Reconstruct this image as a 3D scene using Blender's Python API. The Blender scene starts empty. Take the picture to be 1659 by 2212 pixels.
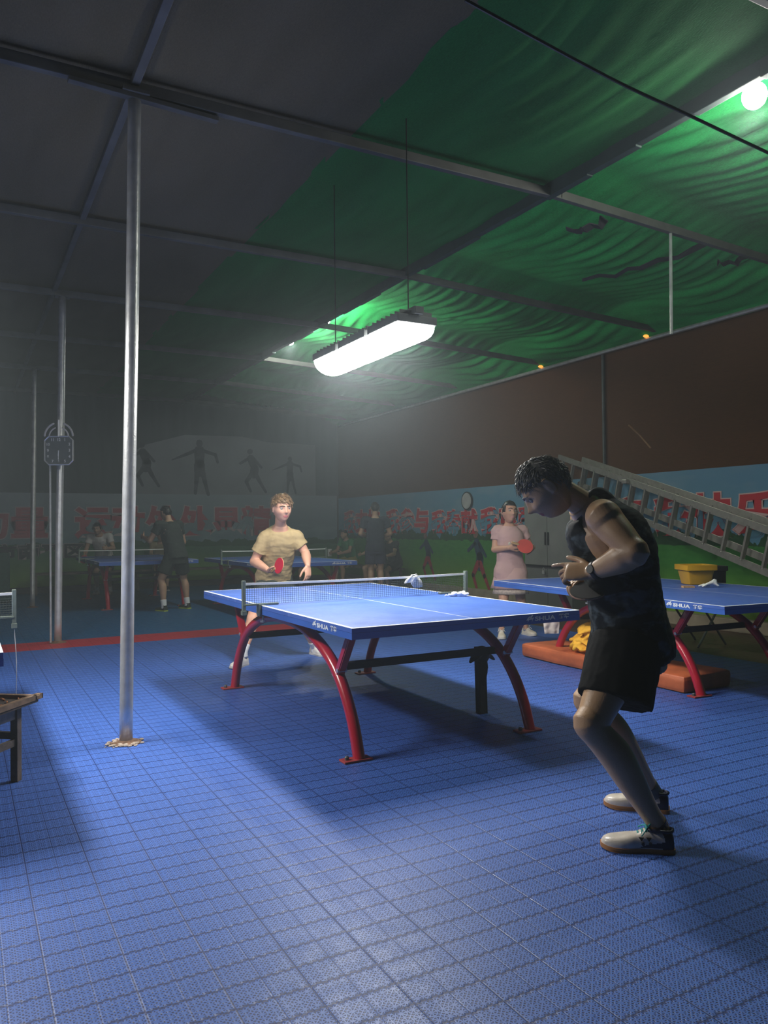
import bpy, bmesh, math, random
from mathutils import Vector, Matrix, noise
random.seed(7)
scene = bpy.context.scene
COL = scene.collection
PI = math.pi
# ------------------------------------------------------------------ camera, light, exposure
# room axes: x runs towards the mural wall on the right, y runs towards the far mural wall
CAM_H, FPX, PITCH, ROLL, YAW = 1.2832, 1679.18, 0.016738, -0.010514, 0.498371
W_IMG, H_IMG = 1659.0, 2212.0
def cam_axes():
    f = Vector((0, math.cos(PITCH), math.sin(PITCH)))
    u = Vector((0, -math.sin(PITCH), math.cos(PITCH)))
    x = Vector((1, 0, 0))
    x2 = math.cos(ROLL) * x + math.sin(ROLL) * u
    u2 = -math.sin(ROLL) * x + math.cos(ROLL) * u
    rot = Matrix.Rotation(-YAW, 3, 'Z')
    return rot @ x2, rot @ u2, rot @ f
CX, CU, CF = cam_axes()
cam_data = bpy.data.cameras.new('camera')
cam = bpy.data.objects.new('camera', cam_data)
COL.objects.link(cam)
cam_data.sensor_fit = 'VERTICAL'
cam_data.sensor_height = 24.0
cam_data.lens = 24.0 * FPX / H_IMG
cam_data.clip_end = 200
M = Matrix((( CX.x, CU.x, -CF.x, 0), (CX.y, CU.y, -CF.y, 0), (CX.z, CU.z, -CF.z, CAM_H), (0, 0, 0, 1)))
cam.matrix_world = M
scene.camera = cam

scene.view_settings.view_transform = 'Standard'
scene.view_settings.look = 'None'
scene.view_settings.gamma = 1
scene.view_settings.use_curve_mapping = False
scene.view_settings.exposure = 0.0
scene.cycles.use_denoising = True
scene.cycles.max_bounces = 4
scene.cycles.use_adaptive_sampling = True
scene.cycles.adaptive_threshold = 0.04
scene.cycles.volume_bounces = 0
scene.cycles.volume_step_rate = 4
scene.cycles.sample_clamp_indirect = 4.0

world = bpy.data.worlds.new('night')
scene.world = world
world.use_nodes = True
world.node_tree.nodes['Background'].inputs[0].default_value = (0.40, 0.42, 0.45, 1)
world.node_tree.nodes['Background'].inputs[1].default_value = 0.02

LAMP_POWER = 72.0
LAMP_COL = (1.0, 0.985, 0.94)

RY = Matrix.Rotation(-YAW, 3, 'Z')
def at(px, py, Y):
    """survey note -> room position: direction seen in the photo and measured distance Y from the camera"""
    d = CX * ((px - W_IMG / 2) / FPX) + CU * (-(py - H_IMG / 2) / FPX) + CF
    fwd = RY @ Vector((0, 1, 0))
    d = d * (Y / d.dot(fwd))
    return Vector((d.x, d.y, d.z + CAM_H))
def camv(x, y, z=0.0):
    """direction given as right / away / up from where the photographer stands"""
    return (RY @ Vector((x, y, z))).normalized()

# ------------------------------------------------------------------ materials
MATS = {}
def mat(name, col, rough=0.6, metal=0.0, var=0.12, scale=8.0, bump=0.0, bscale=60.0, spec=0.5, emit=None, estr=0.0, coat=0.0, trans=0.0):
    if name in MATS: return MATS[name]
    m = bpy.data.materials.new(name); m.use_nodes = True
    nt = m.node_tree; b = nt.nodes['Principled BSDF']
    b.inputs['Roughness'].default_value = rough
    b.inputs['Metallic'].default_value = metal
    b.inputs['Specular IOR Level'].default_value = spec
    b.inputs['Coat Weight'].default_value = coat
    if var > 0:
        tc = nt.nodes.new('ShaderNodeTexCoord'); nz = nt.nodes.new('ShaderNodeTexNoise')
        nz.inputs['Scale'].default_value = scale; nz.inputs['Detail'].default_value = 4
        nt.links.new(tc.outputs['Object'], nz.inputs['Vector'])
        rp = nt.nodes.new('ShaderNodeValToRGB')
        lo = [max(0, c * (1 - var)) for c in col]; hi = [min(1, c * (1 + var)) for c in col]
        rp.color_ramp.elements[0].position = .3; rp.color_ramp.elements[1].position = .7
        rp.color_ramp.elements[0].color = (*lo, 1); rp.color_ramp.elements[1].color = (*hi, 1)
        nt.links.new(nz.outputs['Fac'], rp.inputs[0]); nt.links.new(rp.outputs[0], b.inputs['Base Color'])
    else:
        b.inputs['Base Color'].default_value = (*col, 1)
    if bump > 0:
        tc = nt.nodes.new('ShaderNodeTexCoord'); nz = nt.nodes.new('ShaderNodeTexNoise')
        nz.inputs['Scale'].default_value = bscale; nz.inputs['Detail'].default_value = 3
        nt.links.new(tc.outputs['Object'], nz.inputs['Vector'])
        bp = nt.nodes.new('ShaderNodeBump'); bp.inputs['Strength'].default_value = bump; bp.inputs['Distance'].default_value = .01
        nt.links.new(nz.outputs['Fac'], bp.inputs['Height']); nt.links.new(bp.outputs[0], b.inputs['Normal'])
    if emit:
        b.inputs['Emission Color'].default_value = (*emit, 1); b.inputs['Emission Strength'].default_value = estr
    MATS[name] = m
    return m

class NT:
    """small helper to write node graphs as expressions"""
    def __init__(s, m): s.nt = m.node_tree; s.b = s.nt.nodes['Principled BSDF']
    def n(s, t, **kw):
        x = s.nt.nodes.new(t)
        for k, v in kw.items(): setattr(x, k, v)
        return x
    def link(s, a, b): s.nt.links.new(a, b)
    def m(s, op, a, b=None, c=None, clamp=False):
        x = s.n('ShaderNodeMath', operation=op, use_clamp=clamp)
        for i, v in enumerate((a, b, c)):
            if v is None: continue
            if isinstance(v, (int, float)): x.inputs[i].default_value = v
            else: s.link(v, x.inputs[i])
        return x.outputs[0]
    def mix(s, f, a, b):
        x = s.n('ShaderNodeMix', data_type='RGBA')
        if isinstance(f, (int, float)): x.inputs[0].default_value = f
        else: s.link(f, x.inputs[0])
        for i, v in ((6, a), (7, b)):
            if isinstance(v, tuple): x.inputs[i].default_value = (*v, 1)
            else: s.link(v, x.inputs[i])
        return x.outputs[2]
    def noise(s, vec, scale, detail=3, dist=0.0):
        x = s.n('ShaderNodeTexNoise'); x.inputs['Scale'].default_value = scale; x.inputs['Detail'].default_value = detail
        x.inputs['Distortion'].default_value = dist
        s.link(vec, x.inputs['Vector']); return x.outputs['Fac']
    def obj(s):
        t = s.n('ShaderNodeTexCoord'); sp = s.n('ShaderNodeSeparateXYZ'); s.link(t.outputs['Object'], sp.inputs[0])
        return t.outputs['Object'], sp.outputs[0], sp.outputs[1], sp.outputs[2]
    def mapping(s, vec, scale):
        x = s.n('ShaderNodeMapping'); x.inputs['Scale'].default_value = scale; s.link(vec, x.inputs[0]); return x.outputs[0]
def newmat(name, rough=.6, metal=0, spec=.5):
    m = bpy.data.materials.new(name); m.use_nodes = True; MATS[name] = m
    g = NT(m); g.b.inputs['Roughness'].default_value = rough; g.b.inputs['Metallic'].default_value = metal
    g.b.inputs['Specular IOR Level'].default_value = spec
    return m, g

# ------------------------------------------------------------------ mesh helpers
def basis(d, ref=Vector((0, 0, 1))):
    d = d.normalized()
    if abs(d.dot(ref)) > .97: ref = Vector((1, 0, 0)) if abs(d.x) < .9 else Vector((0, 1, 0))
    x = d.cross(ref).normalized(); y = x.cross(d).normalized()
    return x, y, d
def box(bm, c, s, rot=None, bev=0.0):
    c = Vector(c); hx, hy, hz = s[0] / 2, s[1] / 2, s[2] / 2
    r = bmesh.ops.create_cube(bm, size=1.0)
    vs = r['verts']
    for v in vs:
        p = Vector((v.co.x * s[0], v.co.y * s[1], v.co.z * s[2]))
        if rot is not None: p = rot @ p
        v.co = p + c
    if bev > 0:
        es = list({e for v in vs for e in v.link_edges})
        bmesh.ops.bevel(bm, geom=es, offset=bev, segments=2, affect='EDGES', profile=.6)
def bar(bm, a, b, w, h, ref=Vector((0, 0, 1)), bev=0.0):
    a = Vector(a); b = Vector(b); x, y, d = basis(b - a, ref)
    rot = Matrix((x, d, y)).transposed()
    box(bm, (a + b) / 2, (w, (b - a).length, h), rot, bev)
def loft(bm, rings, cap=True, closed=True):
    """rings: list of lists of Vector"""
    vr = [[bm.verts.new(p) for p in r] for r in rings]
    n = len(vr[0])
    for a, b in zip(vr[:-1], vr[1:]):
        for i in range(n if closed else n - 1):
            j = (i + 1) % n
            try: bm.faces.new((a[i], a[j], b[j], b[i]))
            except ValueError: pass
    if cap:
        for r, flip in ((vr[0], True), (vr[-1], False)):
            try: bm.faces.new(list(reversed(r)) if flip else r)
            except ValueError: pass
    return vr
def crom(P, k):
    """Catmull-Rom through vectors (or tuples) with k steps per segment"""
    out = []; n = len(P)
    for i in range(n - 1):
        p0 = P[max(i - 1, 0)]; p1 = P[i]; p2 = P[i + 1]; p3 = P[min(i + 2, n - 1)]
        for j in range(k):
            t = j / k
            out.append(tuple(.5 * ((2 * b) + (-a + c) * t + (2 * a - 5 * b + 4 * c - d) * t * t + (-a + 3 * b - 3 * c + d) * t ** 3)
                             for a, b, c, d in zip(p0, p1, p2, p3)))
    out.append(tuple(P[-1]))
    return out
def tube(bm, pts, rad, seg=12, k=1, cap='flat', ref=None):
    """round (or elliptical) tube; rad: number, list of numbers or list of (lateral, other)"""
    pts = [Vector(p) for p in pts]
    if not isinstance(rad, (list, tuple)): rad = [rad] * len(pts)
    rad = [(r, r) if not isinstance(r, (list, tuple)) else tuple(r) for r in rad]
    if k > 1:
        q = crom([(*p, *r) for p, r in zip(pts, rad)], k)
        pts = [Vector(a[:3]) for a in q]; rad = [(max(a[3], .0004), max(a[4], .0004)) for a in q]
    n = len(pts)
    tang = []
    for i in range(n):
        t = (pts[min(i + 1, n - 1)] - pts[max(i - 1, 0)])
        tang.append(t.normalized() if t.length > 1e-9 else Vector((0, 0, 1)))
    if ref is not None:
        lat = Vector(ref)
    else:
        lat = basis(tang[0])[0]
    rings = []
    prev = lat
    frames = []
    for i in range(n):
        base = Vector(ref) if ref is not None else prev
        x = base - tang[i] * base.dot(tang[i])
        if x.length < 1e-5: x = basis(tang[i])[0]
        x.normalize(); y = tang[i].cross(x).normalized(); prev = x
        frames.append((x, y))
    def ring(c, x, y, a, b):
        return [c + x * (a * math.cos(2 * PI * j / seg)) + y * (b * math.sin(2 * PI * j / seg)) for j in range(seg)]
    if cap == 'round':
        x, y = frames[0]; a, b = rad[0]; m = (a + b) / 2
        for th in (75, 50, 25):
            t = math.radians(th); rings.append(ring(pts[0] - tang[0] * (m * math.sin(t)), x, y, a * math.cos(t), b * math.cos(t)))
    for i in range(n):
        rings.append(ring(pts[i], *frames[i], *rad[i]))
    if cap == 'round':
        x, y = frames[-1]; a, b = rad[-1]; m = (a + b) / 2
        for th in (25, 50, 75):
            t = math.radians(th); rings.append(ring(pts[-1] + tang[-1] * (m * math.sin(t)), x, y, a * math.cos(t), b * math.cos(t)))
    loft(bm, rings)
def lathe(bm, prof, c=(0, 0, 0), seg=24, axis=None):
    c = Vector(c)
    R = Matrix.Identity(3)
    if axis is not None:
        x, y, d = basis(Vector(axis)); R = Matrix((x, y, d)).transposed()
    rings = [[c + R @ Vector((max(r, 1e-4) * math.cos(2 * PI * j / seg), max(r, 1e-4) * math.sin(2 * PI * j / seg), z)) for j in range(seg)] for r, z in prof]
    loft(bm, rings)
def prism(bm, poly, axis_x, axis_y, origin, depth, normal):
    """extruded polygon: poly in 2-D, placed by two axes"""
    o = Vector(origin); ax = Vector(axis_x); ay = Vector(axis_y); nn = Vector(normal) * depth
    a = [o + ax * x + ay * y for x, y in poly]
    loft(bm, [a, [p + nn for p in a]])
def ellipsoid(bm, c, r, rot=None, u=16, v=10):
    c = Vector(c); rings = []
    for i in range(v + 1):
        th = PI * i / v; rr = max(math.sin(th), .01)
        ring = []
        for j in range(u):
            p = Vector((r[0] * rr * math.cos(2 * PI * j / u), r[1] * rr * math.sin(2 * PI * j / u), -r[2] * math.cos(th)))
            if rot is not None: p = rot @ p
            ring.append(c + p)
        rings.append(ring)
    loft(bm, rings)
def fbm(p, s): return noise.fractal(Vector(p) * s, 1.0, 2.0, 4)

def empty(name, loc, label=None, cat=None, group=None, rz=0.0):
    o = bpy.data.objects.new(name, None); COL.objects.link(o); o.location = loc; o.rotation_euler = (0, 0, rz)
    o.empty_display_size = .1
    return tag(o, label, cat, group)
def tag(o, label=None, cat=None, group=None, kind=None):
    if label: o['label'] = label
    if cat: o['category'] = cat
    if group: o['group'] = group
    if kind: o['kind'] = kind
    return o
def finish(bm):
    bmesh.ops.recalc_face_normals(bm, faces=bm.faces[:])
def obj(name, bm, m, parent=None, local=False, smooth=False, origin=None, label=None, cat=None, group=None, kind=None, auto=None):
    """links a bmesh (room coordinates unless local) as one mesh object"""
    finish(bm)
    off = Vector((0, 0, 0))
    if not local:
        q = parent
        while q is not None: off += q.location; q = q.parent
    if origin is None: origin = Vector((0, 0, 0))
    else: origin = Vector(origin)
    me = bpy.data.meshes.new(name)
    for v in bm.verts: v.co -= off + origin
    bm.to_mesh(me); bm.free()
    for mm in (m if isinstance(m, (list, tuple)) else [m]): me.materials.append(mm)
    if smooth or auto is not None:
        me.polygons.foreach_set('use_smooth', [True] * len(me.polygons))
        if auto is not None:
            try: me.set_sharp_from_angle(angle=math.radians(auto))
            except Exception: pass
    o = bpy.data.objects.new(name, me); COL.objects.link(o)
    if parent is not None: o.parent = parent
    o.location = origin
    return tag(o, label, cat, group, kind)
def struct(name, bm, m, **kw): return obj(name, bm, m, kind='structure', **kw)
def copy_tree(o, parent=None):
    c = o.copy(); COL.objects.link(c)
    if parent is not None: c.parent = parent
    for ch in list(o.children): copy_tree(ch, c)
    return c
def remesh(bm, voxel, smooth_it=3, fac=.5, disp=None):
    """fuses overlapping closed shapes into one continuous surface"""
    finish(bm)
    me = bpy.data.meshes.new('tmp'); bm.to_mesh(me); bm.free()
    o = bpy.data.objects.new('tmp', me); COL.objects.link(o)
    r = o.modifiers.new('r', 'REMESH'); r.mode = 'VOXEL'; r.voxel_size = voxel; r.use_smooth_shade = True
    if smooth_it:
        s = o.modifiers.new('s', 'SMOOTH'); s.factor = fac; s.iterations = smooth_it
    dg = bpy.context.evaluated_depsgraph_get()
    me2 = bpy.data.meshes.new_from_object(o.evaluated_get(dg))
    bpy.data.objects.remove(o); bpy.data.meshes.remove(me)
    out = bmesh.new(); out.from_mesh(me2); bpy.data.meshes.remove(me2)
    if disp:
        out.normal_update()
        mv = [(v, v.normal * disp(v.co, v.normal)) for v in out.verts]
        for v, d in mv: v.co += d
    return out
def text_bm(body, size, offset=0.0, extrude=.004, spacing=1.0, align='LEFT'):
    """lettering as geometry in the xy plane"""
    c = bpy.data.curves.new('t', 'FONT'); c.body = body; c.size = size; c.offset = offset; c.extrude = extrude
    c.space_character = spacing; c.align_x = align
    o = bpy.data.objects.new('t', c); COL.objects.link(o)
    dg = bpy.context.evaluated_depsgraph_get()
    me = bpy.data.meshes.new_from_object(o.evaluated_get(dg))
    bpy.data.objects.remove(o); bpy.data.curves.remove(c)
    bm = bmesh.new(); bm.from_mesh(me); bpy.data.meshes.remove(me)
    return bm
def place_bm(bm, ax, ay, o):
    ax = Vector(ax); ay = Vector(ay); az = ax.cross(ay); o = Vector(o)
    for v in bm.verts: v.co = o + ax * v.co.x + ay * v.co.y + az * v.co.z
    return bm
def merge_bm(dst, src):
    me = bpy.data.meshes.new('m'); src.to_mesh(me); src.free(); dst.from_mesh(me); bpy.data.meshes.remove(me)
# ------------------------------------------------------------------ shared materials
M_steel = mat('galvanised_steel', (.58, .59, .58), .34, .6, .15, 12, .15, 90)
M_steel_dark = mat('old_painted_steel', (.10, .11, .11), .55, .3, .25, 6)
M_beam = mat('weathered_beam', (.10, .10, .095), .6, .2, .25, 5)
M_black = mat('black_plastic', (.012, .012, .013), .45)
M_rubber = mat('rubber', (.02, .02, .02), .8)
M_red = mat('red_enamel', (.42, .012, .03), .28, 0, .1, 5, coat=.5)
M_white = mat('white_cloth', (.72, .72, .70), .8, 0, .06, 20, .3, 150)
M_netwhite = mat('net_tape', (.70, .70, .66), .7)
M_thread = mat('net_thread', (.035, .05, .04), .7)
M_threadw = mat('pale_net_thread', (.45, .46, .42), .7)
M_wood = mat('worn_wood', (.10, .075, .055), .65, 0, .4, 9, .3, 50)
M_alu = mat('ladder_aluminium', (.34, .33, .30), .42, .7, .15, 14)
M_logo = mat('logo_white', (.75, .78, .8), .6)

# ------------------------------------------------------------------ floor
m_floor, g = newmat('interlocking_sport_tiles', .42, 0, .5)
vec, X, Y, Z = g.obj()
CELL = .1067
u = g.m('FRACT', g.m('DIVIDE', X, CELL)); v = g.m('FRACT', g.m('DIVIDE', Y, CELL))
uu = g.m('FRACT', g.m('MULTIPLY', u, 3.0)); vv = g.m('FRACT', g.m('MULTIPLY', v, 3.0))
def ln(expr, w):  # 1 on the rib, 0 in the hole
    return g.m('MULTIPLY', g.m('SUBTRACT', w, expr), 1.0 / (w * .4), clamp=True)
a1 = g.m('ABSOLUTE', g.m('SUBTRACT', uu, .5)); a2 = g.m('ABSOLUTE', g.m('SUBTRACT', vv, .5))
d1 = g.m('ABSOLUTE', g.m('SUBTRACT', uu, vv)); d2 = g.m('ABSOLUTE', g.m('SUBTRACT', g.m('ADD', uu, vv), 1.0))
rad = g.m('SQRT', g.m('ADD', g.m('MULTIPLY', a1, a1), g.m('MULTIPLY', a2, a2)))
circ = g.m('ABSOLUTE', g.m('SUBTRACT', rad, .44))
ribs = g.m('MAXIMUM', g.m('MAXIMUM', ln(a1, .085), ln(a2, .085)), g.m('MAXIMUM', ln(d1, .12), ln(d2, .12)))
ribs = g.m('MAXIMUM', ribs, ln(circ, .085))
hub = g.m('SUBTRACT', 1.0, g.m('DIVIDE', rad, .2), clamp=True)
ribs = g.m('MAXIMUM', ribs, hub)
# seams between cells: straight along y, wavy along x
wav = g.m('MULTIPLY', g.m('SINE', g.m('MULTIPLY', X, 2 * PI * 3 / CELL)), .035)
sv = g.m('ABSOLUTE', g.m('SUBTRACT', g.m('FRACT', g.m('ADD', g.m('ADD', v, wav), .5)), .5))
su = g.m('ABSOLUTE', g.m('SUBTRACT', g.m('FRACT', g.m('ADD', u, .5)), .5))
cellu = g.m('FRACT', g.m('DIVIDE', X, CELL * 2)); su2 = g.m('ABSOLUTE', g.m('SUBTRACT', g.m('FRACT', g.m('ADD', cellu, .5)), .5))
seam = g.m('MAXIMUM', g.m('SUBTRACT', 1.0, g.m('DIVIDE', sv, .075), clamp=True), g.m('MULTIPLY', g.m('SUBTRACT', 1.0, g.m('DIVIDE', su, .035), clamp=True), .45))
seam = g.m('MAXIMUM', seam, g.m('SUBTRACT', 1.0, g.m('DIVIDE', su2, .02), clamp=True))
mask = g.m('MULTIPLY', ribs, g.m('SUBTRACT', 1.0, g.m('MULTIPLY', seam, .95), clamp=True), clamp=True)
nz = g.noise(vec, 1.3, 4); nz2 = g.noise(vec, 14, 3)
blue_hi = g.mix(nz, (.045, .13, .46), (.068, .162, .53)); blue_lo = (.003, .012, .09)
blue = g.mix(mask, blue_lo, blue_hi)
teal = g.mix(mask, (.006, .03, .08), (.015, .12, .30)); redc = g.mix(mask, (.15, .01, .02), (.50, .03, .05))
fy1 = g.m('GREATER_THAN', Y, 9.0); fy2 = g.m('GREATER_THAN', Y, 9.62)
c1 = g.mix(fy1, blue, redc); c2 = g.mix(fy2, c1, teal)
brown = g.mix(nz2, (.06, .03, .02), (.12, .06, .04))
c3 = g.mix(g.m('GREATER_THAN', X, 6.35), c2, brown)
dust = g.m('MULTIPLY', g.m('GREATER_THAN', g.noise(vec, 90, 2), .74), .2)
c4 = g.mix(dust, c3, (.35, .38, .45))
g.link(c4, g.b.inputs['Base Color'])
g.link(g.m('ADD', .34, g.m('MULTIPLY', nz2, .25)), g.b.inputs['Roughness'])
bp = g.n('ShaderNodeBump'); bp.inputs['Strength'].default_value = .35; bp.inputs['Distance'].default_value = .004
g.link(mask, bp.inputs['Height']); g.link(bp.outputs[0], g.b.inputs['Normal'])
bm = bmesh.new(); box(bm, (1.0, 8.0, -.05), (14.3, 20.3, .1)); struct('floor', bm, m_floor)

# ------------------------------------------------------------------ walls
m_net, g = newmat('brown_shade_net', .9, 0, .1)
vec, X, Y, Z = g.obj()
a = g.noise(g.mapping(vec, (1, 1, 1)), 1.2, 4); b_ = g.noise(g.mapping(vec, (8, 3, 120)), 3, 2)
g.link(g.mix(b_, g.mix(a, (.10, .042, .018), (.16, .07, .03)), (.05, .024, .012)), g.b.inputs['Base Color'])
m_netg, g = newmat('dark_wall_net', .9, 0, .1)
vec, X, Y, Z = g.obj()
g.link(g.mix(g.noise(g.mapping(vec, (3, 1, .4)), 2, 4), (.05, .06, .065), (.10, .12, .125)), g.b.inputs['Base Color'])
m_brick = mat('plaster_back', (.11, .115, .12), .9, 0, .3, 1.5)
RW = 8.0; BW = 17.0
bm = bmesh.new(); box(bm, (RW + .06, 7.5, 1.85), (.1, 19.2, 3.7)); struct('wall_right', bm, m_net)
bm = bmesh.new(); box(bm, (1.0, BW + .06, 2.0), (14.2, .1, 4.1)); struct('wall_back', bm, m_netg)
bm = bmesh.new(); box(bm, (-6.06, 8, 2.0), (.1, 18.2, 4.1)); struct('wall_left', bm, m_netg)
bm = bmesh.new(); box(bm, (RW - .06, 7.4, .075), (.16, 19, .15), bev=.01); struct('baseboard_right', bm, mat('concrete_kerb', (.32, .27, .20), .9, 0, .2, 6))
bm = bmesh.new(); box(bm, (1.0, BW - .1, .06), (13.6, .18, .12), bev=.01); struct('baseboard_back', bm, mat('dark_kerb', (.05, .05, .05), .9))

# painted mural sheets
def mural_mat(name, sky1, sky2, gr1, gr2, horizon, treeh, kx):
    m, g = newmat(name, .55, 0, .3)
    vec, X, Y, Z = g.obj()
    n1 = g.noise(g.mapping(vec, (kx, kx, .35)), 5, 5); n2 = g.noise(g.mapping(vec, (1, 1, 3)), 1.1, 4); n3 = g.noise(g.mapping(vec, (1, 1, 4)), 6, 4)
    sky = g.mix(g.m('MULTIPLY', g.m('SUBTRACT', Z, horizon), .8, clamp=True), sky1, sky2)
    sky = g.mix(g.m('MULTIPLY', g.m('SUBTRACT', n2, .5, clamp=True), 1.6), sky, (.30, .38, .42))
    grn = g.mix(n3, gr1, gr2)
    grn = g.mix(g.m('SUBTRACT', 1.0, g.m('MULTIPLY', Z, 1.6), clamp=True), grn, (.16, .30, .03))
    tree = g.mix(n3, (.012, .05, .02), (.03, .11, .035))
    top = g.m('ADD', horizon, g.m('MULTIPLY', g.m('SUBTRACT', n1, .45), treeh))
    c = g.mix(g.m('LESS_THAN', Z, top), sky, tree)
    low = g.m('SUBTRACT', g.m('ADD', horizon - .16, g.m('MULTIPLY', n3, .1)), 0.0)
    c = g.mix(g.m('LESS_THAN', Z, low), c, grn)
    g.link(c, g.b.inputs['Base Color'])
    return m
m_mr = mural_mat('mural_meadow', (.10, .26, .38), (.13, .27, .40), (.02, .17, .03), (.07, .28, .05), .95, .55, 1)
m_ml = mural_mat('mural_meadow_far', (.12, .20, .24), (.22, .26, .30), (.03, .10, .05), (.06, .17, .07), .85, .3, 1)
root_r = empty('mural_banner', (RW - .02, 7.5, .15), 'long blue and green landscape banner with red characters along the right wall', 'mural')
bm = bmesh.new(); box(bm, (RW - .01, 7.5, 1.04), (.02, 18.9, 1.78)); obj('banner_sheet', bm, m_mr, root_r)
root_l = empty('mural_banner', (1.5, BW - .02, .12), 'faded landscape banner with large red characters on the far wall', 'mural')
bm = bmesh.new(); box(bm, (1.8, BW - .01, 1.06), (12.3, .02, 1.88)); obj('banner_sheet', bm, m_ml, root_l)
M_chr = mat('banner_red', (.50, .02, .035), .6, 0, .1, 3); M_out = mat('banner_outline', (.62, .42, .40), .6, 0, .05)
M_chr2 = mat('banner_red_faded', (.34, .05, .07), .6, 0, .15, 3); M_out2 = mat('banner_outline_faded', (.38, .33, .34), .6, 0, .05)
M_blk = mat('banner_black', (.02, .02, .025), .7)
def wall_text(body, parent, origin, ax, size, hs, red, outl, w=.035, ol=.028, name='lettering'):
    """heavy characters with a pale outline; hs = height stretch"""
    nrm = Vector(ax).cross(Vector((0, 0, 1)))
    for nm, off, m, dd in (('lettering_outline', w + ol, outl, .004), (name, w, red, .009)):
        b = text_bm(body, size, off * size, .003)
        for v in b.verts: v.co.y *= hs
        place_bm(b, ax, (0, 0, 1), Vector(origin) + nrm * dd)
        obj(nm, b, m, parent)
# right wall reads towards the camera, so the text runs along -y
for body, y0, size in (('我支持', 16.62, .60), ('我参与', 14.55, .58), ('我奉献', 12.72, .50), ('我享受', 11.12, .52), ('我健康', 9.2, .58), ('我快乐', 7.25, .60)):
    wall_text(body, root_r, (RW - .022, y0, 1.17), (0, -1, 0), size, .88, M_chr, M_out)
for body, x0, size in (('有力量', -.50, .68), ('运动处处显精', 2.04, .705)):
    wall_text(body, root_l, (x0, BW - .022, 1.16), (1, 0, 0), size, .95, M_chr2, M_out2, .035, .03)
wall_text('市南平区', root_l, (.55, BW - .022, .71), (1, 0, 0), .42, .75, M_blk, M_out2, .03, .03)

# printed players on the banners (flat print, as in the photo)
M_pr1 = mat('print_navy', (.02, .05, .09), .6, 0, .2, 10); M_pr2 = mat('print_red', (.30, .03, .04), .6, 0, .2, 10); M_pr3 = mat('print_dark', (.045, .05, .06), .7, 0, .2, 10)
M_pr4 = mat('print_skin', (.20, .12, .09), .7, 0, .2, 10)
def printed_player(parent, o, ax, h, pose, mm, name='printed_figure'):
    """flat silhouette: limbs as thin prisms on the banner face"""
    o = Vector(o); ax = Vector(ax); n = ax.cross(Vector((0, 0, 1)))
    parts = {0: bmesh.new(), 1: bmesh.new(), 2: bmesh.new()}
    for (x0, z0, x1, z1, w0, w1, mi) in pose:
        a = Vector((x0, z0)) * h; b = Vector((x1, z1)) * h; d = (b - a).normalized(); q = Vector((-d.y, d.x))
        poly = []
        for c, w, s in ((a, w0, -1), (b, w1, 1)):
            for t in range(5):
                ang = (PI * t / 4 - PI / 2) * (1 if s > 0 else 1)
                if s > 0: pnt = c + (d * math.cos(ang) + q * math.sin(ang)) * w * h
                else: pnt = c + (-d * math.cos(ang) - q * math.sin(ang)) * w * h
                poly.append((pnt.x, pnt.y))
        prism(parts[mi], poly, ax, (0, 0, 1), o + n * (.003 + .002 * mi), .003, n)
    for i, nm in ((0, 'shirt_print'), (1, 'leg_print'), (2, 'skin_print')):
        if len(parts[i].verts): obj(nm, parts[i], mm[i], parent)
        else: parts[i].free()
pose_a = [(-.05, .78, .04, .55, .09, .08, 0), (.04, .55, .02, .42, .1, .1, 0), (-.02, .45, -.16, .25, .055, .045, 1), (-.16, .25, -.06, .03, .04, .03, 1),
          (.05, .45, .16, .25, .055, .045, 1), (.16, .25, .30, .02, .04, .03, 1), (-.1, .78, -.3, .66, .035, .03, 0), (.02, .78, .2, .58, .035, .03, 0), (-.08, .93, -.06, .94, .06, .06, 2)]
pose_b = [(.0, .80, .0, .55, .10, .08, 0), (.0, .55, .0, .42, .1, .1, 0), (-.04, .45, -.06, .22, .05, .04, 1), (-.06, .22, -.08, .02, .035, .03, 1), (.05, .45, .10, .22, .05, .04, 1),
          (.10, .22, .16, .0, .035, .03, 1), (-.08, .80, -.26, .72, .035, .028, 0), (-.26, .72, -.5, .62, .028, .012, 0), (.08, .80, .3, .74, .035, .03, 0), (.3, .74, .34, .6, .03, .025, 0), (.0, .93, .0, .95, .06, .06, 2)]
printed_player(root_r, (RW - .022, 12.9, .22), (0, -1, 0), .9, pose_a, (M_pr1, M_pr2, M_pr4))
printed_player(root_r, (RW - .022, 11.2, .12), (0, -1, 0), 1.05, pose_a, (M_pr1, M_pr2, M_pr4))
root_p = empty('sports_poster', (5.1, BW - .02, 2.05), 'pale grey poster of running players hung high above the far banner', 'poster')
bm = bmesh.new()
poly = [(3.0, 2.0), (3.0, 2.75), (3.45, 3.05), (4.3, 3.3), (5.6, 3.32), (6.2, 3.22), (7.4, 3.2), (7.4, 2.0)]
prism(bm, poly, (1, 0, 0), (0, 0, 1), (0, BW - .002, 0), .016, (0, -1, 0)); obj('poster_sheet', bm, mat('poster_grey', (.17, .19, .21), .7, 0, .2, 1.2), root_p)
for x0, z0, h, ps in ((3.45, 2.15, .95, pose_a), (4.62, 2.0, 1.2, pose_b), (5.85, 2.05, 1.0, pose_a), (6.75, 2.05, .85, pose_b)):
    printed_player(root_p, (x0, BW - .018, z0), (1, 0, 0), h, ps, (M_pr3, M_pr3, M_pr3))

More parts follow.
